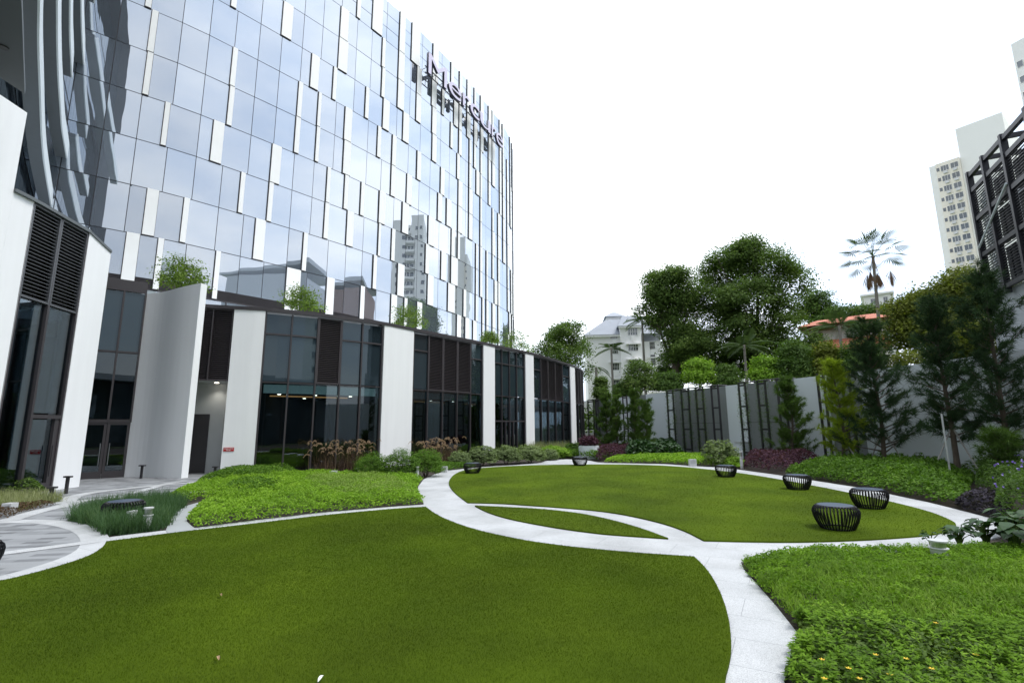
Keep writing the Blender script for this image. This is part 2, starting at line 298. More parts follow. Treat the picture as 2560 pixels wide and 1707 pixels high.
def copy_tree(root):
    r = root.copy(); COL.objects.link(r)
    for ch in list(root.children):
        c = ch.copy(); COL.objects.link(c); c.parent = r; c.matrix_parent_inverse = ch.matrix_parent_inverse.copy()
        for g in list(ch.children):
            d = g.copy(); COL.objects.link(d); d.parent = c; d.matrix_parent_inverse = g.matrix_parent_inverse.copy()
    return r
class Path:
    def __init__(s, pts, step=.25, smooth=0):
        p = np.array(pts, float); d = np.r_[0, np.cumsum(np.hypot(*(p[1:]-p[:-1]).T))]
        n = max(2, int(d[-1]/step)); t = np.linspace(0, d[-1], n); q = np.c_[np.interp(t, d, p[:, 0]), np.interp(t, d, p[:, 1])]
        if smooth:
            k = np.ones(smooth)/smooth; e = smooth//2
            for _ in range(2):
                a = q.copy()
                for c in (0, 1):
                    x = np.r_[2*q[0, c]-q[e:0:-1, c], q[:, c], 2*q[-1, c]-q[-2:-e-2:-1, c]]; a[:, c] = np.convolve(x, k, 'valid')[:n]
                q = a
        s.p = q; s.s = np.r_[0, np.cumsum(np.hypot(*(q[1:]-q[:-1]).T))]; s.L = s.s[-1]
    def at(s, t, off=0):
        x = np.interp(t, s.s, s.p[:, 0]); y = np.interp(t, s.s, s.p[:, 1])
        a, b = max(0, t-.15), min(s.L, t+.15)
        dx = np.interp(b, s.s, s.p[:, 0])-np.interp(a, s.s, s.p[:, 0]); dy = np.interp(b, s.s, s.p[:, 1])-np.interp(a, s.s, s.p[:, 1]); l = math.hypot(dx, dy)
        return (x+dy/l*off, y-dx/l*off)
    def s_of(s, px, py, z):            # arc length whose point at height z is sighted at px
        X = np.array([proj((q[0], q[1], z))[0] for q in s.p]); ok = s.p[:, 1] > 1
        return float(np.interp(px, np.maximum.accumulate(X[ok]), s.s[ok]))
    def s_near(s, x, y): return float(s.s[np.argmin((s.p[:, 0]-x)**2+(s.p[:, 1]-y)**2)])
def cbox(mb, P, s0, s1, z0, z1, o0, o1, m=0, side=None, step=1.0, z1b=None):
    """curved box following path P from s0 to s1, offsets o0 (inner) to o1 (outer)"""
    n = max(1, int(math.ceil((s1-s0)/step)))
    for i in range(n):
        a = s0+(s1-s0)*i/n; b = s0+(s1-s0)*(i+1)/n
        p0, p1, q0, q1 = P.at(a, o0), P.at(b, o0), P.at(a, o1), P.at(b, o1)
        za = z1 if z1b is None else z1+(z1b-z1)*i/n; zb = z1 if z1b is None else z1+(z1b-z1)*(i+1)/n
        mb.hexa([(*q0, z0), (*q1, z0), (*p1, z0), (*p0, z0), (*q0, za), (*q1, zb), (*p1, zb), (*p0, za)], m, side)

# ------------------------------------------------------------------ ground
def flat(name, pts, z, mat, thick=0.0, kind='structure', label=None, cat=None):
    mb = MB(); pts = [tuple(p[:2]) for p in pts]
    a = sum(pts[i][0]*pts[(i+1) % len(pts)][1]-pts[(i+1) % len(pts)][0]*pts[i][1] for i in range(len(pts)))
    if a < 0: pts = pts[::-1]
    mb.poly([(x, y, z) for x, y in pts])
    if thick:
        for i in range(len(pts)):
            p, q = pts[i], pts[(i+1) % len(pts)]
            mb.poly([(*p, z-thick), (*q, z-thick), (*q, z), (*p, z)])
    o = mb.build(name, mat)
    return tag(o, label, cat, None, kind)
def smooth_closed(pts, k=6, rigid=()):
    return pts
mb = MB(); n_ = 24
for i in range(n_):
    for j in range(n_):
        x0, x1 = -1500+3000*i/n_, -1500+3000*(i+1)/n_; y0, y1 = -1500+3000*j/n_, -1500+3000*(j+1)/n_
        mb.poly([(x0, y0, -.06), (x1, y0, -.06), (x1, y1, -.06), (x0, y1, -.06)])
tag(mb.build('ground', M['land']), kind='structure')
flat('planting_soil', [(-24, -12), (24, -12), (26, 12), (23, 26), (14, 42), (9, 60), (0, 60), (-8, 40), (-24, 26)], -.012, M['soil'])
# pale stone path sheet
pathpts = [G(*p) for p in [(264.7, 1344.8), (340, 1335), (414.6, 1326.7), (490, 1320), (640, 1301), (800, 1282), (980, 1267), (1059, 1262), (1058.6, 1256), (1050, 1240), (1044, 1228), (1046, 1216), (1058.6, 1198.7), (1086, 1186), (1118, 1176), (1167, 1171.5), (1214, 1167), (1299, 1162), (1345, 1158), (1375, 1150), (1416, 1148), (1464, 1150), (1496, 1156), (1559, 1157.5), (1661, 1160.3), (1729, 1165), (1795, 1168), (1860, 1176), (1940, 1187), (2024, 1200), (2140, 1218), (2216, 1234), (2320, 1256), (2416, 1280), (2484, 1298), (2520, 1318), (2500, 1342), (2420, 1362), (2350, 1374), (2272, 1379), (2160, 1380), (2056, 1377), (1952, 1389), (1880, 1399), (1852, 1406), (1860, 1425), (1880, 1448), (1940, 1516), (2000, 1592), (1984, 1640), (1960, 1707)]]
pathpts += [(1.7, 2.3), (1.2, 1.0), (0.3, -.5), (-2.5, -2.5), (-6, -2), (-9, 1), (-8.5, 5)] + [G(*p) for p in [(0, 1449)]]
flat('path', pathpts, 0.012, M['stone'], .03)
# left paved plaza with elongated setts
def pavers():
    m, t, b = newmat('elongated_pavers'); b.inputs['Roughness'].default_value = .7
    c = t.nodes.new('ShaderNodeTexCoord'); mp = t.nodes.new('ShaderNodeMapping'); mp.inputs['Rotation'].default_value = (0, 0, rad(-8))
    t.links.new(c.outputs['Object'], mp.inputs[0])
    nw = t.nodes.new('ShaderNodeTexNoise'); nw.inputs['Scale'].default_value = 1.2; t.links.new(c.outputs['Object'], nw.inputs[0])
    br = t.nodes.new('ShaderNodeTexBrick'); br.offset = .5; br.inputs['Scale'].default_value = 1; br.inputs['Brick Width'].default_value = .44; br.inputs['Row Height'].default_value = .17; br.inputs['Mortar Size'].default_value = .004
    br.inputs['Bias'].default_value = -.25
    br.inputs['Color1'].default_value = (.25, .262, .275, 1); br.inputs['Color2'].default_value = (.06, .064, .072, 1); br.inputs['Mortar'].default_value = (.22, .23, .24, 1)
    t.links.new(mp.outputs[0], br.inputs[0])
    sp_ = t.nodes.new('ShaderNodeTexNoise'); sp_.inputs['Scale'].default_value = 90; t.links.new(c.outputs['Object'], sp_.inputs[0])
    r = t.nodes.new('ShaderNodeMapRange'); r.inputs[3].default_value = .8; r.inputs[4].default_value = 1.2; t.links.new(sp_.outputs[0], r.inputs[0])
    vm = t.nodes.new('ShaderNodeVectorMath'); vm.operation = 'SCALE'; t.links.new(br.outputs[0], vm.inputs[0]); t.links.new(r.outputs[0], vm.inputs['Scale']); t.links.new(vm.outputs[0], b.inputs['Base Color'])
    return m
M['pavers'] = pavers()
plaza = [G(*p) for p in [(0, 1458.5), (64, 1443.6), (138, 1423.4), (212.6, 1399), (244.5, 1382), (261.5, 1367), (264.7, 1358), (264.7, 1344.8), (234, 1320), (191, 1310), (159, 1306.5), (200, 1284), (270, 1264), (330, 1257), (400, 1250), (430, 1240), (468, 1222), (530, 1205), (545, 1186), (500, 1175)]] + [(-15.2, 23.8), (-20, 23.5), (-20, 14), (-16.2, 10), (-16, -2), (-9, -3), (-9, 1), (-8.0, 5)]
flat('plaza', plaza, 0.024, M['pavers'], .03)
def band(pts, w, z, name='stone_band'):
    P = Path(pts, .25, 3); mb = MB(); n = len(P.p)
    for i in range(n-1):
        a, b = P.s[i], P.s[i+1]
        p0, p1, q0, q1 = P.at(a, -w/2), P.at(b, -w/2), P.at(a, w/2), P.at(b, w/2)
        mb.poly([(*q0, z), (*q1, z), (*p1, z), (*p0, z)])
    return mb
bm_ = MB()
for px, w, z in (([(0, 1454), (64, 1439), (138, 1417), (208, 1391), (234, 1374), (240, 1359), (236, 1345), (222, 1331), (195, 1320), (150, 1310), (100, 1306), (15, 1305), (-60, 1306)], .40, .028),
                 ([(-60, 1396), (0, 1388), (110, 1374), (212, 1361), (245, 1356)], .30, .032),
                 ([(15, 1305), (64, 1290), (96, 1279), (144, 1271), (170, 1264), (190, 1256), (260, 1247), (330, 1242), (430, 1236), (520, 1229)], .42, .032),
                 ([(160, 1262), (180, 1244), (230, 1233), (330, 1222), (400, 1214), (470, 1209), (540, 1204)], .42, .036),
                 ([(330, 1236), (380, 1222), (420, 1210), (470, 1204)], .3, .040)):
    b_ = band([G(*p) for p in px], w, z); o0 = len(bm_.v); bm_.v += b_.v; bm_.f += [tuple(i+o0 for i in f) for f in b_.f]; bm_.m += b_.m
tag(bm_.build('paving_band', M['stone']), kind='structure')
flat('side_path', [G(*p) for p in [(414.6, 1326.7), (424, 1304), (440, 1280), (464, 1266), (500, 1256), (532, 1248), (532, 1251), (496, 1268), (472, 1288), (466, 1304), (478, 1316), (492, 1325), (460, 1332), (420, 1337)]], .02, M['sidepath'], .03)
# lawns
def chaikin(pts, it=2, keep=()):
    P = [tuple(p) for p in pts]; keep = set(keep)
    K = [i in keep for i in range(len(P))]
    for _ in range(it):
        Q = []; KK = []; n = len(P)
        for i in range(n):
            p, q, r = P[i-1], P[i], P[(i+1) % n]
            if K[i]: Q.append(q); KK.append(True)
            else:
                Q.append((q[0]*.75+p[0]*.25, q[1]*.75+p[1]*.25)); KK.append(False); Q.append((q[0]*.75+r[0]*.25, q[1]*.75+r[1]*.25)); KK.append(False)
        P, K = Q, KK
    return P
lawnA = [G(*p) for p in [(0, 1458.5), (64, 1443.6), (138, 1423.4), (212.6, 1399), (244.5, 1382), (261.5, 1367), (264.7, 1358), (329.5, 1350), (423, 1337), (500, 1328), (640, 1312), (800, 1292), (980, 1275), (1064, 1270), (1090.5, 1290), (1137, 1311), (1192.6, 1329.4), (1256, 1344), (1320, 1357), (1405, 1369), (1480, 1377), (1600, 1388), (1736, 1397), (1760, 1420), (1784, 1452), (1808, 1502), (1824, 1558), (1830, 1620), (1825, 1665), (1812, 1707)]] + [(1.3, 3.5), (.6, 2.2), (-1, .8), (-3.5, .2), (-6, 1.2), (-7.3, 3.5), (-7.4, 5.5)]
lawnA = chaikin(lawnA, 2, keep=(6, 13, 22))
lawnB = chaikin([G(*p) for p in [(1169, 1259), (1146, 1242), (1129, 1226), (1121, 1211), (1124.5, 1199), (1137, 1186), (1161, 1176), (1214, 1170), (1299, 1165), (1405, 1162.6), (1508, 1162), (1610, 1163.2), (1695, 1167), (1797, 1177.5), (1880, 1188), (2024, 1214), (2132, 1236), (2216, 1254), (2320, 1280), (2380, 1304), (2396, 1318), (2360, 1336), (2292, 1345), (2160, 1354), (2000, 1359), (1880, 1358), (1760, 1355), (1709, 1328), (1632.6, 1304), (1524, 1282), (1405, 1271.5), (1320, 1265.6), (1256, 1261)]], 2, keep=(0, 26))
lawnC = chaikin([G(*p) for p in [(1187, 1267), (1256, 1270), (1341, 1274.5), (1405, 1280.5), (1480, 1291), (1589, 1319), (1671, 1350), (1524, 1340), (1480, 1335), (1405, 1325), (1320, 1310), (1256, 1296), (1214, 1281.6)]], 2, keep=(0, 6))
for nm, P_ in (('lawn', lawnA), ('lawn', lawnB), ('lawn', lawnC)):
    flat(nm, P_, .040, M['turf'], .05)
def inside(poly, X, Y):
    c = np.zeros(len(X), bool); n = len(poly)
    for i in range(n):
        x1, y1 = poly[i]; x2, y2 = poly[(i+1) % n]
        if y1 == y2: continue
        c ^= ((y1 > Y) != (y2 > Y)) & (X < (x2-x1)*(Y-y1)/(y2-y1)+x1)
    return c
def scatter(poly, n):
    a = np.array(poly); lo, hi = a.min(0), a.max(0); out_ = np.zeros((0, 2))
    while len(out_) < n:
        p = rng.uniform(lo, hi, (n*2, 2)); out_ = np.r_[out_, p[inside(poly, p[:, 0], p[:, 1])]]
    return out_[:n]
def area(poly):
    return abs(sum(poly[i][0]*poly[(i+1) % len(poly)][1]-poly[(i+1) % len(poly)][0]*poly[i][1] for i in range(len(poly))))/2
def inview(P, m=120):
    v = P-np.array([0, 0, EYE]); w = v@FW; x = 1280+F_PX*(v@RT)/np.maximum(w, .01); y = 853.5-F_PX*(v@UP)/np.maximum(w, .01)
    return (w > .3) & (x > -m) & (x < 2560+m) & (y > -m) & (y < 1707+m)
# turf pile
def blades(base, h, w, lean, seg=1):
    n = len(base); a = rng.uniform(0, 2*PI, n); b = rng.uniform(0, 2*PI, n); d = np.c_[np.cos(a), np.sin(a), np.zeros(n)]; e = np.c_[np.cos(b), np.sin(b), np.zeros(n)]
    hh = h*rng.uniform(.6, 1.2, n)[:, None]; ll = lean*rng.uniform(.2, 1.3, n)[:, None]
    tip = base+e*hh*ll+np.array([0, 0, 1.])*hh
    return np.stack([base-d*w/2, base+d*w/2, tip], 1)
T = []
for P_, dens in ((lawnA, 7200), (lawnB, 1500), (lawnC, 4000)):
    n = int(area(P_)*dens); p = scatter(P_, n); p3 = np.c_[p, np.full(n, .037)]
    k = inview(p3, 60); r = np.hypot(p3[:, 0], p3[:, 1]); k &= rng.random(n) < np.clip(6.5/r, .12, 1)**1.6; p3 = p3[k]; r = r[k]
    T.append(blades(p3, .021, 0.0038*np.clip(r/5, .8, 4)[:, None], .7))
tag(quads('turf_pile', np.concatenate(T), M['turfb']), 'short green artificial turf pile covering the curved lawns', 'turf', kind='stuff')

# ------------------------------------------------------------------ tower
ZF = lambda k: 1.95+3.2*(k+2.861) if k > 0 else 11.18     # height of storey line k
TP = Path([(-28.9, 26.0), (-27.5, 27.1), (-26.1, 28.25), (-24.4, 29.65), (-23.1, 30.6), (-21.9, 31.75), (-20.85, 33.0), (-19.7, 34.2), (-18.6, 35.5), (-17.5, 36.75), (-16.55, 37.85), (-15.4, 39.3), (-14.3, 40.6), (-13.35, 41.95), (-12.35, 43.3), (-11.4, 44.65), (-10.4, 46.1), (-8.65, 49), (-7, 51.9), (-6.3, 53.15), (-4.6, 56.4), (-2.6, 60.9), (-1.2, 64.0), (-0.2, 67), (0.25, 69.5), (0.3, 72), (0.0, 75), (-.8, 79)], .25, 9)
tower = thing('hotel_tower', (-16, 46, 0), 'tall curved glass hotel tower with scattered white vertical panels', 'building')
S0 = TP.s_of(290.6, 98, ZF(5)); MOD = 1.68; ROOF = 44.45; NR = 9
strips = {0: [(307, 342, 640), (387, 403, 660), (533, 546, 680), (712, 748, 715), (813, 833, 745), (898, 909, 765), (975, 990, 770), (1008, 1016, 790), (1040, 1053, 800)],
 1: [(360, 391, 530), (453, 468, 550), (634, 660, 600), (755, 766, 640), (931, 940, 680), (992, 1009, 700), (1067, 1082, 720), (1118, 1137, 745), (1157, 1164, 770)],
 2: [(597, 609, 480), (668, 680, 500), (809, 820, 550), (865, 882, 570), (944, 950, 600), (977, 986, 620), (1062, 1071, 650), (1101, 1113, 660), (1126, 1143, 690)],
 3: [(406, 420, 310), (528, 556, 350), (676, 700, 410), (815, 824, 460), (859, 869, 480), (900, 909, 490), (946, 962, 520), (1004, 1020, 540), (1069, 1085, 580), (1127, 1136, 620)],
 4: [(361, 377, 180), (569, 582, 270), (736, 748, 340), (788, 797, 370), (857, 875, 400), (976, 987, 460), (1015, 1028, 480), (1093, 1104, 530), (1115, 1127, 550)],
 5: [(373, 390, 80), (577, 590, 170), (743, 754, 250), (793, 801, 280), (860, 878, 310), (942, 951, 350), (979, 989, 380), (1041, 1051, 420), (1100, 1110, 470)],
 6: [(368, 384, 15), (776, 796, 180), (831, 840, 210), (912, 921, 260), (956, 972, 300), (1006, 1021, 330), (1079, 1090, 400), (1141, 1148, 450)],
 7: [(580, 594, 20), (705, 730, 50), (845, 868, 130), (953, 961, 220), (993, 1009, 240), (1039, 1051, 270), (1079, 1090, 320)],
 8: [(850, 870, 60), (954, 962, 130), (995, 1010, 160), (1041, 1053, 200), (1078, 1090, 250)],
 9: [(893, 902, 25), (931, 956, 40), (998, 1012, 60), (1028, 1049, 100), (1081, 1095, 160), (1126, 1133, 190)]}
rowz = [(10.83, ZF(1))]+[(ZF(k), ZF(k+1)) for k in range(1, 9)]+[(ZF(9), ROOF)]
panes = []; panels = []; bnds = []
sEnd = TP.L
for r_, (z0, z1) in enumerate(rowz):
    st = []
    zm = (z0+z1)/2
    for a, b, y in strips[r_]:
        s0_, s1_ = TP.s_of(a, y, zm), TP.s_of(b, y, zm)
        if s1_-s0_ > .15: st.append((s0_, min(s1_, s0_+1.3)))
    last = max([s for _, s in st]+[TP.s_of(1095, 400, zm)])
    k = math.ceil((last-S0)/MOD)
    while S0+k*MOD < sEnd-1:
        rr = random.Random(k*31+(r_//2 if (k % 3) else r_)*7)
        if rr.random() < .8:
            w_ = rr.choice([.45, .6, .85]); o_ = rr.choice([0, 0, .6]); st.append((S0+k*MOD+o_, S0+k*MOD+o_+w_))
        k += 1
    # near left, above the traced area, keep the rhythm going
    st = sorted(st); clean = []
    for a, b in st:
        if clean and a < clean[-1][1]+.08: continue
        clean.append((a, b))
    # module joints
    js = [0.0]+[S0+k*MOD for k in range(-20, 60) if .3 < S0+k*MOD < sEnd-.3]+[sEnd]
    js = [j for j in js if not any(a-.22 < j < b+.22 for a, b in clean)]
    cuts = sorted(js+[x for ab in clean for x in ab]); iv = []
    for a, b in zip(cuts[:-1], cuts[1:]):
        m_ = (a+b)/2
        if any(x <= m_ <= y for x, y in clean): continue
        iv.append((a, b))
    zz = [z0, z1] if r_ not in (0, 9) else ([11.5, z1] if r_ == 0 else [z0, z0+(z1-z0)/3, z0+2*(z1-z0)/3, z1])
    for a, b in iv:
        for q0, q1 in zip(zz[:-1], zz[1:]): panes.append((a+.02, b-.02, q0+.025, q1-.025))
    for a, b in clean: panels.append((a, b, z0 if r_ else 10.83, z1))
def parea(s0, s1, z0, z1):
    P = [proj((*TP.at(s, 0), z)) for s, z in ((s0, z0), (s1, z0), (s1, z1), (s0, z1))]
    if all(p[1] < 0 or p[0] < 0 or p[0] > 2560 for p in P): return 0
    return abs(sum(P[i][0]*P[(i+1) % 4][1]-P[(i+1) % 4][0]*P[i][1] for i in range(4)))/2
def pane_mesh(mb, s0, s1, z0, z1):
    j = [rnd.uniform(-.006, .006) for _ in range(4)]; a, b = TP.at(s0, j[0]), TP.at(s1, j[1]); c, d = TP.at(s1, j[0]+j[2]*.7), TP.at(s0, j[1]*.3+j[3]*.7)
    ai, bi = TP.at(s0, -.04), TP.at(s1, -.04)
    # coplanar front face: fourth corner from the other three
    A, B, D = Vector((*a, z0)), Vector((*b, z0)), Vector((*d, z1)); C = B+(D-A)
    mb.hexa([A, B, (*bi, z0), (*ai, z0), D, C, (*bi, z1), (*ai, z1)])
panes.sort(key=lambda t: -parea(*t)); panels.sort(key=lambda t: -parea(*t))
for t in panes[:100]:
    mb = MB(); pane_mesh(mb, *t); mb.build('glass_pane', M['tglass'], tower)
mb = MB()
for t in panes[100:]: pane_mesh(mb, *t)
tag(mb.build('glass_pane', M['tglass'], tower), kind='stuff')
def panel_mesh(mb, s0, s1, z0, z1):
    cbox(mb, TP, s0+.035, s1, z0+.05, z1+.01, -.03, .09, 0, side=(1, 0, 0, 0, 0, 1), step=5)
    cbox(mb, TP, s0-.01, s0+.033, z0+.0, z1, -.03, .10, 1, step=5); cbox(mb, TP, s0+.035, s1, z0-.0, z0+.047, -.03, .10, 1, step=5)       # dark edge reveal
for t in panels[:100]:
    mb = MB(); panel_mesh(mb, *t); mb.build('wall_panel', [M['panel'], M['dark']], tower)
mb = MB()
for t in panels[100:]: panel_mesh(mb, *t)
tag(mb.build('wall_panel', [M['panel'], M['dark']], tower), kind='stuff')
mb = MB(); cbox(mb, TP, 0, sEnd, 0, ROOF-.05, -.6, -.06, 0, step=2)
back = [TP.at(sEnd, -.3), (-20, 84), (-46, 56), (-40, 37), TP.at(0, -.3)]
for i in range(len(back)-1):
    p, q = back[i], back[i+1]; mb.poly([(*p, 0), (*q, 0), (*q, ROOF), (*p, ROOF)])
mb.build('wall', M['frame'], tower)
mb = MB(); mb.poly([(*TP.at(s, -.3), ROOF-.3) for s in np.linspace(0, sEnd, 40)]+[(*p, ROOF-.3) for p in back[1:-1]]); mb.build('roof', M['gwall'], tower)
mb = MB()
for i in range(9):
    z = 10.86+.075*i; cbox(mb, TP, 0, sEnd, z, z+.035, -.05, .03, 0, step=1.7)
mb.build('louver_band', M['frame'], tower)
mb = MB(); cbox(mb, TP, 0, sEnd, 8.2, 10.76, -.05, -.01, 0, step=1.7); mb.build('clerestory_glass', M['tglass'], tower)
mb = MB()
for k in range(0, 30): cbox(mb, TP, k*1.9+.4, k*1.9+.46, 8.0, 10.8, -.02, .06, 0, step=5)
cbox(mb, TP, 0, sEnd, 10.76, 10.84, -.05, .05, 0, step=1.7); mb.build('clerestory_frame', M['frame'], tower)
# sign on the tower
sign = thing('hotel_sign', (-6, 54, 40), 'pale raised hotel name letters standing off the tower glass below the roof', 'sign')
SP = Path([TP.at(s, 1.1) for s in np.linspace(0, TP.L, 160)], .25)
def text_mesh(ch, size, depth, bold=.0):
    cu = bpy.data.curves.new('t', 'FONT'); cu.body = ch; cu.size = size; cu.extrude = depth/2; cu.offset = bold; cu.resolution_u = 6
    o = bpy.data.objects.new('t', cu); COL.objects.link(o); dg = bpy.context.evaluated_depsgraph_get(); me = bpy.data.meshes.new_from_object(o.evaluated_get(dg))
    bpy.data.objects.remove(o); bpy.data.curves.remove(cu); return me
ZB = RZ(1068, 176, 1)[0]
b0 = SP.s_of(1069, 176, 38.5); p0 = SP.at(b0); ZB = AT(1068.4, 183, math.hypot(*p0))[2]; ZT = AT(1070.5, 131, math.hypot(*p0))[2]
CAP = ZT-ZB
for ch, x0, x1, y in (('M', 1069, 1115, 190), ('e', 1120, 1151, 250), ('r', 1155, 1172, 280), ('c', 1174, 1196, 300), ('u', 1198.5, 1224, 320), ('r', 1227, 1237.5, 340), ('e', 1238.5, 1255, 365)):
    s0_, s1_ = SP.s_of(x0, y, ZB+1), SP.s_of(x1, y, ZB+1); me = text_mesh(ch, CAP/.70, .30, .0)
    V = np.zeros(len(me.vertices)*3); me.vertices.foreach_get('co', V); V = V.reshape(-1, 3); u = (V[:, 0]-V[:, 0].min())/(np.ptp(V[:, 0]))
    out_ = []
    for (x, y_, z), uu in zip(V, u):
        q = SP.at(s0_+(s1_-s0_)*uu, z); out_.append((q[0], q[1], ZB+y_))
    me.vertices.foreach_set('co', np.array(out_, np.float32).ravel()); me.materials.clear(); me.materials.append(M['letter']); me.materials.append(M['letside'])
    fmax = V[:, 2].max()
    for p in me.polygons:
        p.material_index = 0 if min(V[v][2] for v in p.vertices) > fmax-.01 else 1
    me.update(); o = bpy.data.objects.new('letter', me); COL.objects.link(o); o.parent = sign; o.matrix_parent_inverse = Matrix.Translation(sign.location).inverted()
mb = MB(); sa, sb = SP.s_of(1069, 190, ZB+1), SP.s_of(1254, 365, ZB+1)
for dz in (.25, 1.0):
    mb.tube([(*SP.at(s, -.35), ZB+dz) for s in np.linspace(sa, sb, 20)], .06, 6)
for s in np.linspace(sa+.3, sb-.3, 12): mb.tube([(*SP.at(s, -.35), ZB+1.0), (*SP.at(s, -1.0), ZB+1.0)], .03, 6); mb.tube([(*SP.at(s, -.35), ZB+.25), (*SP.at(s, -.35), ZB+1.0)], .03, 6)
mb.build('support_rail', M['dark'], sign)

# ------------------------------------------------------------------ left wing with curved sun fins
wing = thing('hotel_wing', (-20, 12, 0), 'dark glass hotel wing overhanging at left with long curved pale sun fins', 'building')
WP = Path([(-9.6, 8.1), (-11.09, 9.7), (-12.8, 11.5), (-14.4, 13.2), (-16.42, 15.32), (-18.04, 17.09), (-19.49, 18.68), (-21.0, 20.32), (-22.7, 22.24), (-24.12, 23.91), (-27.5, 27.9)], .25, 9)
ends = [WP.L, WP.s_near(*RZ(172, 421, 18.2)), WP.s_near(*RZ(181, 195, 21.4)), WP.s_near(*RZ(211, 169, 24.6)), WP.s_near(*RZ(236, 10, 27.8))]+[WP.L-.5]*5
tr_ = {0: [(101, 0), (98.7, 65), (98.7, 130), (102, 217), (104, 282), (106, 340), (110.6, 397.6), (117, 441), (131, 525)], 1: [(145, 0), (145, 108), (147.5, 195), (156, 325), (159.4, 343), (172, 421)], 2: [(176.7, 0), (176, 87), (181, 195)], 3: [(204, 0), (205, 65), (208, 130), (211, 169)], 4: [(238, 0), (236.5, 10)]}
for k in range(6):
    z = 15+3.2*k; mb = MB()
    if k < 5:
        q = [RZ(x, y, z) for x, y in tr_[k]]; d = Vector((q[0][0]-q[min(1, len(q)-1)][0], q[0][1]-q[min(1, len(q)-1)][1])).normalized(); d = (d+Vector((.66, -.75))).normalized()
        q = [(q[0][0]+d.x*t_, q[0][1]+d.y*t_) for t_ in (12+k*3, 4, 1.5)]+q
        FP = Path([p for p in q if p[0] < -9.5 or p[1] > 8], .2, 5)
    else: FP = WP
    L_ = FP.L if k < 5 else FP.L-.6; H_ = (.80, .98, .92, .92, .92)[min(k, 4)]
    for a in np.arange(0, L_-.01, .8):
        b = min(a+.8, L_); t0, t1 = (1.0 if a < L_-1.2 else max(.25, (L_-a)/1.2)), (1.0 if b < L_-1.2 else max(.25, (L_-b)/1.2))
        p0, p1, q0, q1, r0, r1 = FP.at(a, -.55), FP.at(b, -.55), FP.at(a, -.06), FP.at(b, -.06), FP.at(a, .0), FP.at(b, .0)
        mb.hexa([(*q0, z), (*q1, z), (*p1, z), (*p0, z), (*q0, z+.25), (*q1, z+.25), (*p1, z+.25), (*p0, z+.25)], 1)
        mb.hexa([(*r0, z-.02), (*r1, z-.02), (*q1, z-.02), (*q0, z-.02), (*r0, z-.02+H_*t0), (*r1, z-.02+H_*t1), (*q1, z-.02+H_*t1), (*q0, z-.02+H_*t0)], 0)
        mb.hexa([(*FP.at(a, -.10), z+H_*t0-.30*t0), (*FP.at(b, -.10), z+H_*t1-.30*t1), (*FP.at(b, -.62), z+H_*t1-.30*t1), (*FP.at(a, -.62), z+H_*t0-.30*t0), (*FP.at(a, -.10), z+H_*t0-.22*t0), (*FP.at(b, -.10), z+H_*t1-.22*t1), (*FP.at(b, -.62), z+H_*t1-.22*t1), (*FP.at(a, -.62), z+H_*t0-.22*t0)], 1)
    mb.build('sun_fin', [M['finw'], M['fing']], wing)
for k in range(10):
    mb = MB(); z0 = 15.22+3.2*k-3.2 if k else 8.2; z1 = 15+3.2*k
    for a in np.arange(0, WP.L-.3, 1.25): cbox(mb, WP, a+.03, min(a+1.22, WP.L), z0, z1, -.80, -.76, 0, step=3)
    mb.build('glass_band', M['wglass'] if k else M['wglass'], wing)
mb = MB(); cbox(mb, WP, 0, WP.L, 8.0, 44, -1.2, -.83, 0, step=2); mb.poly([(-9.6, 8.1, 44), (-27.5, 27.9, 44), (-48, 10, 44), (-24, -6, 44)]); mb.poly([(-9.6, 8.1, 11.7), (-24, -6, 11.7), (-24, -6, 44), (-9.6, 8.1, 44)])
mb.build('wall', M['dark'], wing)
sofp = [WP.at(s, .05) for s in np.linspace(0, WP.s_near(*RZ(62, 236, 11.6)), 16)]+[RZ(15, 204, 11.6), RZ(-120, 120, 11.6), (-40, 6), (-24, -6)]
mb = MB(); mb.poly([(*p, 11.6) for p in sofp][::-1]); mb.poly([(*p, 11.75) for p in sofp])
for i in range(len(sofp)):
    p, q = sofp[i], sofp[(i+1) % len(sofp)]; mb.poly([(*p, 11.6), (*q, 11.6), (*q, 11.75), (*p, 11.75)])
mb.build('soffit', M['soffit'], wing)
mb = MB(); q = RZ(8, 118, 11.6); mb.lathe((q[0], q[1], 11.57), [(.0, 0), (.10, 0), (.12, .028)], 16); mb.build('ceiling_fixture', M['dark'], wing)

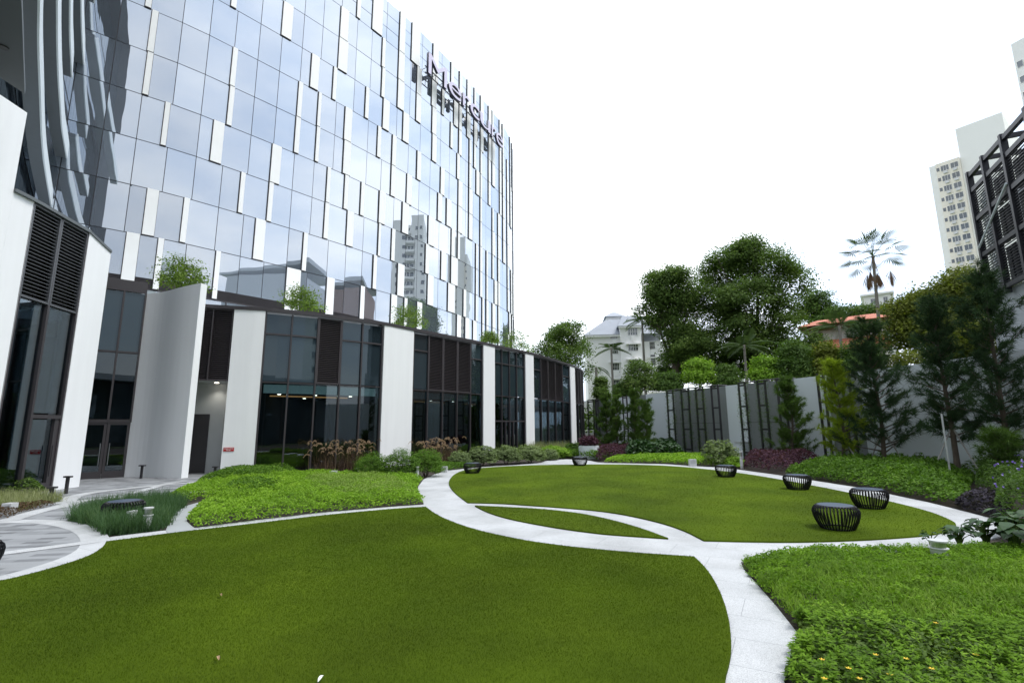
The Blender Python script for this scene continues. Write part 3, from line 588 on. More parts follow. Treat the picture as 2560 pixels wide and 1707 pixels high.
# ------------------------------------------------------------------ podium
pod = thing('podium_building', (-8, 30, 0), 'low curved podium with white wall bands, dark louvers and tall glazing', 'building')
HB = 7.4; HA = 9.0; ZL = 4.12
PB = Path([(-14.35, 21.8), (-12.84, 22.3), (-11.44, 22.65), (-9.45, 23.87), (-6.92, 25.95), (-5.64, 27.75), (-4.3, 29.5), (-2.02, 32.46), (-1.27, 33.66), (0.87, 36.57), (1.56, 37.64), (3.3, 40.9), (5.09, 44.5), (5.68, 45.8), (6.62, 48.2), (7.25, 50.8), (7.3, 54), (6.2, 58)], .25, 5)
sB = lambda x, y: PB.s_of(x, y, HB)
def part(fn, name, mats, lab=None):
    mb = MB(); fn(mb); o = mb.build(name, mats, pod)
    if lab: o['label'] = lab
    return o
def louver(P, s0, s1, z0, z1, o0=.0, pitch=.09, mat='louver'):
    def f(mb):
        cbox(mb, P, s0, s1, z0, z1, -.3, -.12, 1, step=1.2)
        z = z0+.06
        while z < z1-.05:
            n = max(1, int(math.ceil((s1-s0)/1.2)))
            for i in range(n):
                a = s0+.04+(s1-s0-.08)*i/n; b = s0+.04+(s1-s0-.08)*(i+1)/n
                pi, pj, qi, qj = P.at(a, -.09), P.at(b, -.09), P.at(a, .03), P.at(b, .03)
                mb.hexa([(*qi, z), (*qj, z), (*pj, z+.04), (*pi, z+.04), (*qi, z+.016), (*qj, z+.016), (*pj, z+.056), (*pi, z+.056)])
            z += pitch
        for a, b in ((s0, s0+.05), (s1-.05, s1)): cbox(mb, P, a, b, z0, z1, -.1, .06)
        cbox(mb, P, s0+.05, s1-.05, z0, z0+.05, -.1, .06); cbox(mb, P, s0+.05, s1-.05, z1-.05, z1, -.1, .06)
    return part(f, 'louver_panel', [M[mat], M['dark']])
def mull(P, s, z0, z1, w=.07, o=.07):
    return part(lambda mb: cbox(mb, P, s-w/2, s+w/2, z0, z1, -.12, o, 0, step=5), 'mullion', M['frame'])
def pane(P, s0, s1, z0, z1, mat='cglass', off=0):
    return part(lambda mb: cbox(mb, P, s0+.036, s1-.036, z0+.03, z1-.03, off-.05, off-.03, 0, step=.9), 'window_pane', M[mat])
def bay(P, s0, s1, kind, top=HB):
    if kind == 'L': louver(P, s0+.036, s1-.036, ZL, top-.06)
    else:
        pane(P, s0, s1, ZL, 6.35, 'pglass'); pane(P, s0, s1, 6.35, top-.06, 'pglass')
        part(lambda mb: cbox(mb, P, s0+.036, s1-.036, 6.31, 6.39, -.07, .04, 0, step=.9), 'transom', M['frame'])
    pane(P, s0, s1, .05, ZL)
    part(lambda mb: cbox(mb, P, s0+.036, s1-.036, ZL-.05, ZL-.002, -.07, .04, 0, step=.9), 'transom', M['frame'])
segs = [(667, 732, 'G'), (732, 797, 'G'), (797, 856, 'L'), (856, 907, 'G'), (907, 956, 'G'), None, (1034, 1071, 'G'), (1071, 1107.5, 'L'), (1107.5, 1143, 'L'), (1143, 1176, 'L'), (1176, 1204, 'G'), None, (1235, 1253, 'G'), (1253, 1272, 'G'), (1272, 1290, 'G'), (1290, 1309, 'G'), None, (1331.5, 1350, 'G'), (1350, 1368, 'L'), (1368, 1386, 'L'), (1386, 1404, 'L'), (1404, 1421, 'G'), None]
def yat(x): return float(np.interp(x, [585, 667, 800, 955, 1032, 1204, 1234, 1309, 1331, 1421, 1434, 1450, 1456], [775, 777, 792, 812, 828, 861, 868, 883, 888, 915, 918, 926, 932]))
lastx = None
for sg in segs:
    if sg is None: lastx = None; continue
    x0, x1, kd = sg; a, b = sB(x0, yat(x0)), sB(x1, yat(x1)); bay(PB, a, b, kd)
    mull(PB, a, .0, HB-.06) if lastx is None or lastx == x0 else None
    lastx = x1
for x in (956, 1204, 1309, 1421): mull(PB, sB(x, yat(x)), 0, HB-.06)
for x0, x1 in ((585.7, 667), (957, 1033), (1204.6, 1234.4), (1309.5, 1331), (1421.5, 1434)):
    a, b = sB(x0, yat(x0)), sB(x1, yat(x1)); part(lambda mb: cbox(mb, PB, a+.04, b-.04, 0, HB-.002, -.5, .12, 0, step=.6), 'wall_panel', M['white'])
a = sB(1434, 918)+.05
k = 0
while a < PB.L-1.2:
    louver(PB, a, a+1.15, ZL, HB-.06); pane(PB, a, a+1.15, .05, ZL); mull(PB, a, 0, HB-.06); a += 1.19; k += 1
# door frames in the bay between the fourth and fifth bands
a, b = sB(1253, yat(1253)), sB(1290, yat(1290))
part(lambda mb: (cbox(mb, PB, sB(1235, 868)+.05, sB(1309, 883)-.05, 2.35, 2.45, -.07, .05, 0, step=.8), [cbox(mb, PB, t-.04, t+.04, 0, 2.35, -.07, .05) for t in np.linspace(a, b, 5)]), 'door_frame', M['frame'])
for t in ((a*.73+b*.27), (a*.23+b*.77)):
    part(lambda mb: mb.tube([(*PB.at(t, .10), .8), (*PB.at(t, .10), 1.5)], .018, 8), 'door_handle', M['steel'])
part(lambda mb: cbox(mb, PB, 0, PB.L, HB, HB+.16, -.5, .16, 0, step=.8), 'roof_edge', M['frame'])
# louver above the recess
louver(PB, .06, sB(585.7, 775.5)-.0, ZL, HB-.02)
mull(PB, (sB(585.7, 775.5))/2, ZL, HB-.02, .05, .09)
# roof deck
roofp = [PB.at(s, -.45) for s in np.linspace(0, PB.L, 40)]+[(-2, 70), (-8, 60), (-16, 44), (-27, 32), (-28, 26), (-18, 22.6), (-15, 22.2)]
part(lambda mb: mb.poly([(*p, HB-.1) for p in roofp]), 'roof', M['gwall'])
# interior room
def inner(mb):
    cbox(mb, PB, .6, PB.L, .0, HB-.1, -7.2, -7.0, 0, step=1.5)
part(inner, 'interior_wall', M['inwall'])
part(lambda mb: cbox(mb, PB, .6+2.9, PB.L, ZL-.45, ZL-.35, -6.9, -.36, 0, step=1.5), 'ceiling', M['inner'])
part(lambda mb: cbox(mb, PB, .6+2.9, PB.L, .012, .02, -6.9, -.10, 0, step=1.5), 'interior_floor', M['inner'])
for x0, x1 in ((667, 956), (1034, 1204), (1235, 1309), (1332, 1421)):
    a, b = sB(x0, yat(x0)), sB(x1, yat(x1))
    part(lambda mb: cbox(mb, PB, a+.1, b-.1, ZL-.5, ZL-.1, -.34, -.26, 0, step=1), 'blind_pelmet', M['pelmet'])
    part(lambda mb: cbox(mb, PB, a+.5, b-.5, ZL-.50, ZL-.452, -3.0, -2.8, 0, step=1), 'cove_light', M['cove'])
    n = max(2, int((b-a)/1.6))
    for i in range(n):
        for off in (-1.6, -4.6):
            q = PB.at(a+(b-a)*(i+.5+(.2 if off < -3 else 0))/n, off)
            part(lambda mb: mb.lathe((q[0], q[1], ZL-.48), [(.0, 0), (.07, 0), (.09, .02)], 12), 'downlight', M['lamp'])
for i, x in enumerate((640, 700, 745, 880, 930, 1050, 1120, 1190, 1260, 1360)):
    s = sB(max(x, 668), yat(x)); q = PB.at(s+.6, -3.6-(i % 3)); part(lambda mb: mb.obox(q, (1, .7), .5, .5, .02, ZL-.1), 'column', M['inwall'])
# recess with dark door
rec = [(-13.51, 21.0), (-14.95, 23.1), (-13.90, 23.5), (-12.80, 22.35)]
def recf(mb):
    mb.poly([(-14.55, 21.62, 0), (-15.05, 23.1, 0), (-15.05, 23.1, ZL), (-14.55, 21.62, ZL)]); mb.poly([(-15.05, 23.1, 0), (-13.5, 23.42, 0), (-13.5, 23.42, ZL), (-15.05, 23.1, ZL)])
    mb.poly([(-13.5, 23.42, 0), (-12.82, 22.62, 0), (-12.82, 22.62, ZL), (-13.5, 23.42, ZL)])
part(recf, 'recess_wall', M['recess'])
part(lambda mb: mb.poly([(-14.6, 21.7, ZL-.01), (-12.8, 22.2, ZL-.01), (-12.7, 22.7, ZL-.01), (-13.5, 23.5, ZL-.01), (-15.1, 23.2, ZL-.01)]), 'recess_ceiling', M['recess'])
dd = part(lambda mb: mb.hexa([(-14.97, 23.06, .01), (-14.06, 23.25, .01), (-14.07, 23.29, .01), (-14.98, 23.10, .01), (-14.97, 23.06, 2.68), (-14.06, 23.25, 2.68), (-14.07, 23.29, 2.68), (-14.98, 23.10, 2.68)]), 'door', M['dark'])
for px in ((496, 965), (542, 957)):
    q = RZ(*px, ZL-.02); part(lambda mb: mb.lathe((q[0], q[1], ZL-.03), [(.0, 0), (.07, 0), (.09, .018)], 14), 'downlight', M['lamp'])
    l = bpy.data.lights.new('downlight_lamp', 'SPOT'); l.energy = 28; l.spot_size = rad(110); l.spot_blend = .9; l.color = (1, .93, .8); l.shadow_soft_size = .06
    lo = bpy.data.objects.new('downlight_lamp', l); COL.objects.link(lo); lo.location = (q[0], q[1], ZL-.06); lo.parent = pod; lo.matrix_parent_inverse = Matrix.Translation(pod.location).inverted()
# curved wing wall left of the recess
WW = Path([(-16.55, 21.55), (-16.35, 21.95), (-16.0, 22.05), (-15.5, 21.75), (-14.9, 21.3), (-14.2, 20.95), (-13.51, 20.82)], .1, 7)
WW = Path([(-16.45, 21.62), (-16.0, 21.60), (-15.5, 21.50), (-14.9, 21.25), (-14.3, 21.02), (-13.51, 20.82)], .1, 5)
def wwf(mb):
    cbox(mb, WW, 0, WW.L, 0, 8.0, -.32, 0, 0, step=.25, z1b=8.25)
part(wwf, 'wing_wall', M['white'], 'curved white wing wall beside the recessed door')
# entrance glazing in the corner
DP = Path([(-17.62, 20.58), (-16.42, 21.62)], .1)
for s0_, s1_ in ((0, DP.L/2), (DP.L/2, DP.L)):
    pane(DP, s0_, s1_, 5.3, 8.0, 'pglass'); pane(DP, s0_, s1_, 2.42, 5.3, 'cglass')
for s in (0.03, DP.L/2, DP.L-.03): mull(DP, s, 2.4, 8.0, .07)
for za_, zb_ in ((8.0, 8.5), (2.30, 2.42), (5.26, 5.34)): part(lambda mb: cbox(mb, DP, 0, DP.L, za_, zb_, -.1, .05), 'transom', M['frame'])
for s0_, s1_, hs in ((0.03, DP.L/2-.01, -1), (DP.L/2+.01, DP.L-.03, 1)):
    mb = MB(); cbox(mb, DP, s0_, s0_+.09, .02, 2.30, -.06, .02); cbox(mb, DP, s1_-.09, s1_, .02, 2.30, -.06, .02); cbox(mb, DP, s0_+.09, s1_-.09, .02, .30, -.06, .02); cbox(mb, DP, s0_+.09, s1_-.09, 2.2, 2.30, -.06, .02)
    d = mb.build('door', M['frame'], pod)
    mb = MB(); cbox(mb, DP, s0_+.09, s1_-.09, .30, 2.2, -.03, -.015); g = mb.build('door_pane', M['cglass'], pod); g.parent = d; g.matrix_parent_inverse = Matrix(); g.location = (0, 0, 0)
    hx = s1_-.14 if hs < 0 else s0_+.14
    mb = MB(); mb.tube([(*DP.at(hx, .10), .55), (*DP.at(hx, .10), 1.45)], .016, 8); mb.tube([(*DP.at(hx, .10), .6), (*DP.at(hx, .0), .6)], .012, 6); mb.tube([(*DP.at(hx, .10), 1.4), (*DP.at(hx, .0), 1.4)], .012, 6)
    h = mb.build('handle', M['steel'], pod); h.parent = d; h.matrix_parent_inverse = Matrix()
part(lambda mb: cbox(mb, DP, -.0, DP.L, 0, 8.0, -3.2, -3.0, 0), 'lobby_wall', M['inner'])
# return glazing of the corner
DR = Path([(-15.42, 18.12), (-17.62, 20.58)], .1)
for i in range(3):
    a, b = DR.L*i/3, DR.L*(i+1)/3; pane(DR, a, b, .05, 5.3, 'cglass'); pane(DR, a, b, 5.3, 8.0, 'pglass'); mull(DR, a+.03, 0, 8.2)
part(lambda mb: cbox(mb, DR, 0, DR.L, 8.0, 8.5, -.1, .05), 'transom', M['frame'])
# left volume
PA = Path([(-14.6, 2), (-14.72, 8), (-14.9, 13.7), (-14.93, 14.45), (-15.1, 15.5), (-15.33, 16.87), (-15.40, 18.1)], .1, 5)
# path runs away from camera: outward side must face +x
sA = lambda x, y, z=9.0: PA.s_near(*RZ(x, y, z))
a0, a1, a2, a3, a4 = sA(22, 478), sA(74, 505), sA(145, 546), sA(208, 582), PA.L
part(lambda mb: cbox(mb, PA, 3, a0, 0, 11.59, -.4, .06, 0, step=1), 'wall_panel', M['white'])
part(lambda mb: cbox(mb, PA, a0+.002, a1, 0, 9.0, -.4, .06, 0, step=1), 'wall_panel', M['white'])
part(lambda mb: cbox(mb, PA, a3, a4, 0, 9.0, -.4, .08, 0, step=.4, z1b=8.65), 'wall_panel', M['white'])
zlb = 6.0
louver(PA, a1+.02, a2-.02, zlb, 8.98, pitch=.115, mat='louver_l'); louver(PA, a2+.02, a3-.02, zlb, 8.98, pitch=.115, mat='louver_l')
for s in (a1+.02, a2, a3-.02): mull(PA, s, 0, 8.95, .09, .06)
pane(PA, a1, a2, .05, zlb, 'cglass'); pane(PA, a2, a3, 2.5, zlb, 'cglass'); pane(PA, a2+.1, a3-.25, .3, 2.35, 'cglass')
part(lambda mb: (cbox(mb, PA, a2+.04, a3-.04, 2.36, 2.48, -.1, .06), cbox(mb, PA, a2+.04, a2+.1, 0.02, 2.36, -.1, .03), cbox(mb, PA, a3-.25, a3-.05, 0.02, 2.36, -.1, .03), cbox(mb, PA, a2+.1, a3-.25, 0.02, .3, -.1, .03)), 'door_frame', M['frame'])
part(lambda mb: mb.tube([(*PA.at(a3-.32, .12), .5), (*PA.at(a3-.32, .12), 1.5)], .018, 8), 'door_handle', M['dark'])
part(lambda mb: cbox(mb, PA, a0, a3, 9.0, 9.10, -.45, .14, 0, step=.5), 'roof_edge', M['fing'])
part(lambda mb: cbox(mb, PA, a3, a4+.02, 9.0, 9.10, -.45, .14, 0, step=.3, z1b=8.74) if False else [mb.hexa([(*PA.at(s_, .12), z_), (*PA.at(t_, .12), y_), (*PA.at(t_, -.42), y_), (*PA.at(s_, -.42), z_), (*PA.at(s_, .12), z_+.09), (*PA.at(t_, .12), y_+.09), (*PA.at(t_, -.42), y_+.09), (*PA.at(s_, -.42), z_+.09)]) for s_, t_, z_, y_ in [(a3+(a4-a3)*i/4, a3+(a4-a3)*(i+1)/4, 9.003-.35*i/4, 9.003-.35*(i+1)/4) for i in range(4)]], 'roof_edge', M['fing'])
def leftin(mb):
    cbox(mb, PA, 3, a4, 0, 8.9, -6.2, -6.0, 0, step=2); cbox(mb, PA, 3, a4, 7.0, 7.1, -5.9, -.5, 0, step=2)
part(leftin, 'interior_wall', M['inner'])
part(lambda mb: mb.poly([(-14.9, 2, 8.6), (-15.6, 18.1, 8.2), (-17.7, 20.6, 8.2), (-16.6, 21.7, 8.0), (-16.5, 23.5, 8.0), (-30, 26, 8.2), (-40, 2, 8.2)][::-1]), 'roof', M['gwall'])
for x, y in ((150, 875), (108, 815), (122, 815), (35, 850), (97, 906)):
    q = RZ(x, y, 6.9)
    q = (max(q[0], -20.5), q[1]); part(lambda mb: mb.lathe((q[0], q[1], 6.93), [(.0, 0), (.06, 0), (.08, .02)], 12), 'downlight', M['lamp'])
# red sign
q0, q1 = PB.at(PB.s_near(-12.7, 22.35), 0), 0
sa_ = sB(585.7, 775.5)+.10
sg_ = thing('wall_sign', (*PB.at(sa_, .13), 1.3), 'small red two-line sign on the white band beside the recessed door', 'sign')
zt = AT(572, 1118, math.hypot(*PB.at(sa_, .13)))[2]; zb = AT(572, 1127.5, math.hypot(*PB.at(sa_, .13)))[2]
mb = MB(); cbox(mb, PB, sa_, sa_+.42, zb, zt, .124, .14, 0, step=1); mb.build('plate', M['red'], sg_)
for txt, zz_, hh in (('BREECHING', zb+(zt-zb)*.56, .048), ('INLET', zb+(zt-zb)*.16, .048)):
    me = text_mesh(txt, hh/.7, .004); V = np.zeros(len(me.vertices)*3); me.vertices.foreach_get('co', V); V = V.reshape(-1, 3); V[:, 0] -= (V[:, 0].max()+V[:, 0].min())/2
    me.vertices.foreach_set('co', np.array([(*PB.at(sa_+.21+x, .143+z), zz_+y) for x, y, z in V], np.float32).ravel()); me.materials.clear(); me.materials.append(M['wtext']); me.update()
    o = bpy.data.objects.new('lettering', me); COL.objects.link(o); o.parent = sg_; o.matrix_parent_inverse = Matrix.Translation(sg_.location).inverted()

# ------------------------------------------------------------------ garden wall and trellises
GW = Path([(7.2, 51.5), (8.2, 48.4), (10.6, 40.9), (12.0, 36.9), (13.6, 32.7), (14.6, 30.2), (15.8, 27.4), (16.7, 24.6), (17.5, 21.6), (17.95, 18.8), (17.9, 16.2), (17.3, 12.5), (16.0, 8.0)], .25, 11)
HW = 4.5
def sW(x): # arc length where the wall's top is sighted at px
    X = np.array([proj((q[0], q[1], HW))[0] for q in GW.p]); ok = GW.p[:, 1] > 6
    return float(np.interp(x, np.maximum.accumulate(X[ok]), GW.s[ok]))
def gw_z(x): return HW
wall = thing('garden_wall', (14, 32, 0), 'long curved grey garden wall with smooth and rough grey panels behind the pines', 'wall')
edges = [(1485, 1545, 1), (1545, 1576, 0), (1576, 1618, 1), (1618, 1686, 0), (1686, 1817, 1), (1817, 1867, 0), (1867, 1988, 1), (1988, 2068, 0), (2068, 2150, 1)]
# NB the path runs towards the camera; its outer (right-hand) side faces the garden when negative offsets are used
for x0, x1, k in edges+[(2150, 3000, 0)]:
    a, b = sW(x0), (sW(x1) if x1 < 2900 else GW.L)
    mb = MB(); cbox(mb, GW, a+.01, b-.01, 0, HW, -.15 if k == 0 else -.05, .3, 0, step=.8) if False else cbox(mb, GW, a+.01, b-.01, 0, HW, -.3, .14 if k == 0 else .04, 0, step=.8)
    mb.build('wall_panel', M['gwall'] if k == 0 else M['gwall2'], wall)
pairs = [(1487, 1501, 1), (1507, 1514, 0), (1576, 1586, 0), (1606, 1615, 0), (1688, 1703, 1), (1724, 1742, 1), (1761, 1778, 1), (1800, 1817, 0), (1869, 1885, 1), (1916, 1935, 1), (1966, 1984, 0), (2070, 2086, 0), (2132, 2150, 1)]
for i, (x0, x1, vine) in enumerate(pairs):
    a, b = sW(x0), sW(x1); b = max(b, a+.28)
    if b-a > 1.2: b = a+1.2
    pa, pb = GW.at(a, .75), GW.at(b, .75)
    t = thing('trellis', (*pa, 0), ['vine covered dark trellis frame at far left end of the grey wall', 'narrow dark trellis post close to the wall end', 'dark trellis frame between the two small pines', 'dark trellis frame right of the second small pine', 'vine covered trellis frame at right edge of the broad smooth wall panel', 'vine covered trellis frame, second from the broad smooth wall panel', 'vine covered trellis frame, third from the broad smooth wall panel', 'bare dark trellis frame left of the narrow smooth wall panel', 'vine covered trellis frame right of the narrow smooth wall panel', 'vine covered trellis frame left of the single bushy pine', 'bare dark trellis frame behind the single bushy pine', 'dark trellis frame behind the yellow green pine', 'vine covered trellis frame behind the tall dark pine'][i], 'trellis', 'dark trellis frames along the grey wall')
    for p in (pa, pb):
        mb = MB(); mb.obox(p, (pb[0]-pa[0], pb[1]-pa[1]), .09, .09, 0, HW+.05); mb.build('post', M['mesh'], t)
    for z in (.35, 1.7, 3.05, 4.3):
        mb = MB(); c = ((pa[0]+pb[0])/2, (pa[1]+pb[1])/2); mb.obox(c, (pb[0]-pa[0], pb[1]-pa[1]), math.dist(pa, pb)-.09, .07, z, z+.10); mb.build('rung', M['mesh'], t)
    if vine:
        nl = 2600; zz = rng.uniform(.2, HW+.1, nl); u = rng.choice([0, 1], nl)+rng.normal(0, .12, nl); k = rng.random(nl) < .35+.65*(np.sin(zz*2.3+u*5+i) > -.2); zz, u = zz[k], u[k]
        base = np.c_[pa[0]+(pb[0]-pa[0])*u, pa[1]+(pb[1]-pa[1])*u, zz]+rng.normal(0, .05, (len(zz), 3)); d = rng.normal(0, 1, (len(zz), 3)); d /= np.linalg.norm(d, axis=1)[:, None]; e = rng.normal(0, 1, (len(zz), 3)); e /= np.linalg.norm(e, axis=1)[:, None]
        Vq = np.stack([base, base+d*.04+e*.02, base+d*.075, base+d*.04-e*.02], 1)
        tag(quads('climbing_vine', Vq, M['lf_mid'] if i % 2 else M['lf_dark'], t), kind=None)
for x0, x1 in ((1487, 1545), (1686, 1818), (1867, 1988)):
    a, b = sW(x0), sW(x1)
    mb = MB(); mb.tube([(*GW.at(s, .75), HW+.03) for s in np.linspace(a, b, 12)], .035, 6); mb.tube([(*GW.at(s, .75), 2.15) for s in np.linspace(a, b, 12)], .012, 5)
    for s in np.linspace(a, b, 5): mb.tube([(*GW.at(s, .75), HW+.03), (*GW.at(s, .0), HW+.03)], .03, 6)
    o = mb.build('trellis_rail', M['mesh']); tag(o, {1487: 'thin dark top rail at the far end of the grey wall', 1686: 'thin dark top rail over the four middle trellis frames', 1867: 'thin dark top rail over the trellis frames behind the bushy pine'}[x0], 'rail')

# ------------------------------------------------------------------ foliage helpers
def unit(a): return a/np.maximum(np.linalg.norm(a, axis=1), 1e-6)[:, None]
def leaves(P, size, up=.6, asp=.55, out=None, var=.35, fold=0):
    n = len(P); nrm = unit(rng.normal(0, 1, (n, 3))*(1-up)+np.array([0, 0, up])*1.2+(0 if out is None else out*.8)); d = unit(np.cross(nrm, rng.normal(0, 1, (n, 3)))); s = np.cross(nrm, d)
    L = (size*rng.uniform(1-var, 1+var, n))[:, None]; w = L*asp
    return np.stack([P-d*L/2, P+s*w/2-d*L*.05, P+d*L/2, P-s*w/2-d*L*.05], 1)
def crown_pts(blobs, n, clump, per=14, shell=.55):
    wts = np.array([b[3]*b[4] for b in blobs]); wts = wts/wts.sum(); nc = max(1, n//per); out_ = []; outs = []
    for b, w_ in zip(blobs, wts):
        m = max(1, int(nc*w_)); d = unit(rng.normal(0, 1, (m, 3))); d[:, 2] = np.where(d[:, 2] < -.5, -d[:, 2], d[:, 2])
        r = rng.uniform(shell, 1.04, m)**.7; lump = 1+.10*np.sin(d[:, 0]*5+b[0])*np.cos(d[:, 2]*6+b[1])
        c = np.array(b[:3])+d*(r*lump)[:, None]*np.array([b[3], b[4], b[5]])
        p = np.repeat(c, per, 0)+rng.normal(0, clump, (m*per, 3))*np.array([1, 1, .55]); out_.append(p); outs.append(np.repeat(d, per, 0))
    return np.concatenate(out_), np.concatenate(outs)
def px_blob(x, y, rx, ry, r, depth=1.0):
    c = AT(x, y, r); v = np.array(c)-np.array([0, 0, EYE]); w = v@FW; k = w/F_PX
    return (c[0], c[1], c[2], rx*k, rx*k*depth, ry*k)
def tree(name, label, blobs, n, size, mat, tr=.3, group=None, clump=.3, per=14, bark='bark', base=None, forks=5, shell=.55, z0=0.0, cat='tree'):
    bl = [px_blob(*b) for b in blobs]; cl_ = list(bl); cx = sum(b[0] for b in bl)/len(bl) if base is None else base[0]; cy = sum(b[1] for b in bl)/len(bl) if base is None else base[1]
    t = thing(name, (cx, cy, z0), label, cat, group); top = max(b[2] for b in bl); low = min(b[2]-b[5] for b in bl)
    if n > 15000:
        for b in bl:
            for q in range(9):
                a_, e_ = rnd.uniform(0, 2*PI), rnd.uniform(-.2, 1.4); f_ = rnd.uniform(.26, .5); cl_.append((b[0]+b[3]*.85*math.cos(a_)*math.cos(e_), b[1]+b[4]*.85*math.sin(a_)*math.cos(e_), b[2]+b[5]*.9*math.sin(e_), b[3]*f_, b[4]*f_, b[5]*f_*.8))
        cl_ = [(b[0], b[1], b[2], b[3]*.86, b[4]*.86, b[5]*.86) for b in cl_[:len(bl)]]+cl_[len(bl):]
    P, O = crown_pts(cl_, n, clump, per, shell); quads('crown', leaves(P, size, .45, .55, O), mat, t)
    mb = MB(); fz = max(z0+.5, low+.15*(top-low)); mb.tube([(cx, cy, z0-.1), (cx+.1*tr, cy, z0+(fz-z0)*.5), (cx, cy, fz)], [tr*1.25, tr, tr*.85], 9)
    for b in bl:
        e = Vector((b[0], b[1], b[2])); s = Vector((cx, cy, fz-.05)); mid = (s+e)/2+Vector((0, 0, -.08*(e-s).length)); mb.tube([s, mid, e], [tr*.6, tr*.42, tr*.15], 7)
        for k in range(forks):
            d = Vector((rnd.uniform(-1, 1)*b[3], rnd.uniform(-1, 1)*b[4], rnd.uniform(-.2, .9)*b[5]))*.8; m2 = mid.lerp(e, rnd.random()); mb.tube([m2, m2+d*.55+Vector((0, 0, .1)), e+d], [tr*.24, tr*.15, tr*.05], 5)
    mb.build('trunk', M[bark], t); return t
def curved_blades(B, ang, h, lean, w, seg=4, droop=1.6):
    n = len(B); dx = np.c_[np.cos(ang), np.sin(ang), np.zeros(n)]; sx = np.c_[-np.sin(ang), np.cos(ang), np.zeros(n)]; Q = []
    prev = None
    for i in range(seg+1):
        t = i/seg; p = B+dx*(lean*t**droop)[:, None]+np.array([0, 0, 1.])*(h*(t-.28*lean/np.maximum(h, .01)*t**2.2))[:, None]; ww = (w*(1-.85*t))[:, None]/2
        cur = (p-sx*ww, p+sx*ww)
        if prev is not None: Q.append(np.stack([prev[0], prev[1], cur[1], cur[0]], 1))
        prev = cur
    return np.concatenate(Q), p
def edge_dist(poly, P):
    d = np.full(len(P), 1e9); n = len(poly)
    for i in range(n):
        a = np.array(poly[i]); b = np.array(poly[(i+1) % n]); ab = b-a; t = np.clip(((P-a)@ab)/max(ab@ab, 1e-9), 0, 1); d = np.minimum(d, np.hypot(*(P-a-t[:, None]*ab).T))
    return d
def nz2(P, f=1.0, s=0.0):
    x, y = P[:, 0]*f+s, P[:, 1]*f-s
    return (np.sin(x*1.7+1.3*np.sin(y*1.1))+np.sin(y*2.3+x*.7)+.5*np.sin(x*4.1-y*3.3)+.5*np.sin(y*5.7+x*2.9))/3
def cover(name, poly, dens, size, h, mat, label, cat='ground cover', edge=.35, up=.6, fill=.6, asp=.55, f=1.2, bushy=0.0, kind='stuff', over=0.0, maxn=200000, parent=None):
    n = int(min(maxn, area(poly)*dens)); P = scatter(poly, n)
    if over: P = P+rng.normal(0, over, P.shape)
    e = np.clip(edge_dist(poly, P)/edge, 0, 1)**.6; H = h*(.25+.75*e)*(1+.28*nz2(P, f, h*7)+bushy*nz2(P, f*3.1, 2))
    z = H*(1-fill*rng.random(n)**2.2)+.02; P3 = np.c_[P, np.maximum(z, .02)]; k = inview(P3, 200); P3 = P3[k]
    o = quads(name, leaves(P3, size, up, asp), M[mat], parent)
    return tag(o, label, cat, None, kind) if parent is None else o
def grass_bed(name, poly, tufts, per, h, lean, w, mat, label, cat='grass', kind='stuff', spread=.10):
    C = scatter(poly, tufts); C = np.repeat(C, per, 0); n = len(C); P = np.c_[C+rng.normal(0, spread, (n, 2)), np.full(n, .0)]
    Q, tip = curved_blades(P, rng.uniform(0, 2*PI, n), h*rng.uniform(.35, 1.15, n), lean*rng.uniform(.2, 1.3, n), np.full(n, w))
    return tag(quads(name, Q, M[mat]), label, cat, None, kind), tip
GP = lambda L: [G(*p) for p in L]

# ------------------------------------------------------------------ planting on the left
lp = GP([(496, 1323), (640, 1304), (800, 1284), (980, 1268), (1056, 1262), (1058, 1254), (1046, 1236), (1042, 1222), (1046, 1212), (1056, 1200), (1010, 1194), (900, 1191), (700, 1188), (600, 1189), (545, 1197), (520, 1208), (468, 1222), (418, 1244), (398, 1262), (440, 1262), (500, 1250), (534, 1248), (500, 1266), (474, 1288), (468, 1304)])
cover('ground_cover', lp, 1500, .055, .24, 'lf_cover', 'bright green low ground cover between the podium and the front lawn', edge=.4, bushy=.34, f=2.0, over=.02)
cover('trailing_shrub', GP([(492, 1210), (540, 1212), (640, 1205), (720, 1196), (740, 1180), (640, 1178), (560, 1186), (520, 1196)]), 900, .07, .38, 'lf_shrub', 'darker trailing shrub along the foot of the white band by the recess', 'shrub', edge=.5, kind='stuff')
cover('ground_cover', GP([(740, 1206), (860, 1200), (1000, 1204), (1030, 1222), (1040, 1246), (960, 1258), (840, 1262), (760, 1240)]), 1500, .045, .30, 'lf_olive2', 'paler olive feathery patch in the low cover near the path bend', edge=.5, bushy=.3, f=2.2)
cover('ground_cover', GP([(560, 1222), (640, 1210), (720, 1216), (700, 1240), (600, 1252), (540, 1240)]), 1100, .06, .31, 'lf_shrub', 'darker green patch in the middle of the low cover', edge=.5, bushy=.3, f=2.2)
o, tp = grass_bed('ornamental_grass', GP([(268, 1342), (236, 1318), (195, 1308), (164, 1303), (210, 1284), (275, 1272), (330, 1262), (420, 1254), (462, 1264), (438, 1282), (420, 1304), (410, 1324)]), 520, 38, .42, .26, .010, 'gr_blue', 'blue green arching grass around the steel bollard light beside the plaza', spread=.06)
o, tp = grass_bed('ornamental_grass', GP([(-40, 1288), (60, 1276), (110, 1262), (150, 1256), (120, 1247), (60, 1243), (-40, 1246)]), 200, 30, .34, .2, .014, 'gr_pale', 'pale variegated grass below the left glazing')
cover('ground_cover', GP([(-40, 1306), (15, 1300), (64, 1283), (96, 1275), (140, 1267), (100, 1266), (40, 1276), (-40, 1288)]), 1400, .05, .22, 'gr_brown', 'brown low ground cover at the left corner of the plaza', edge=.25)
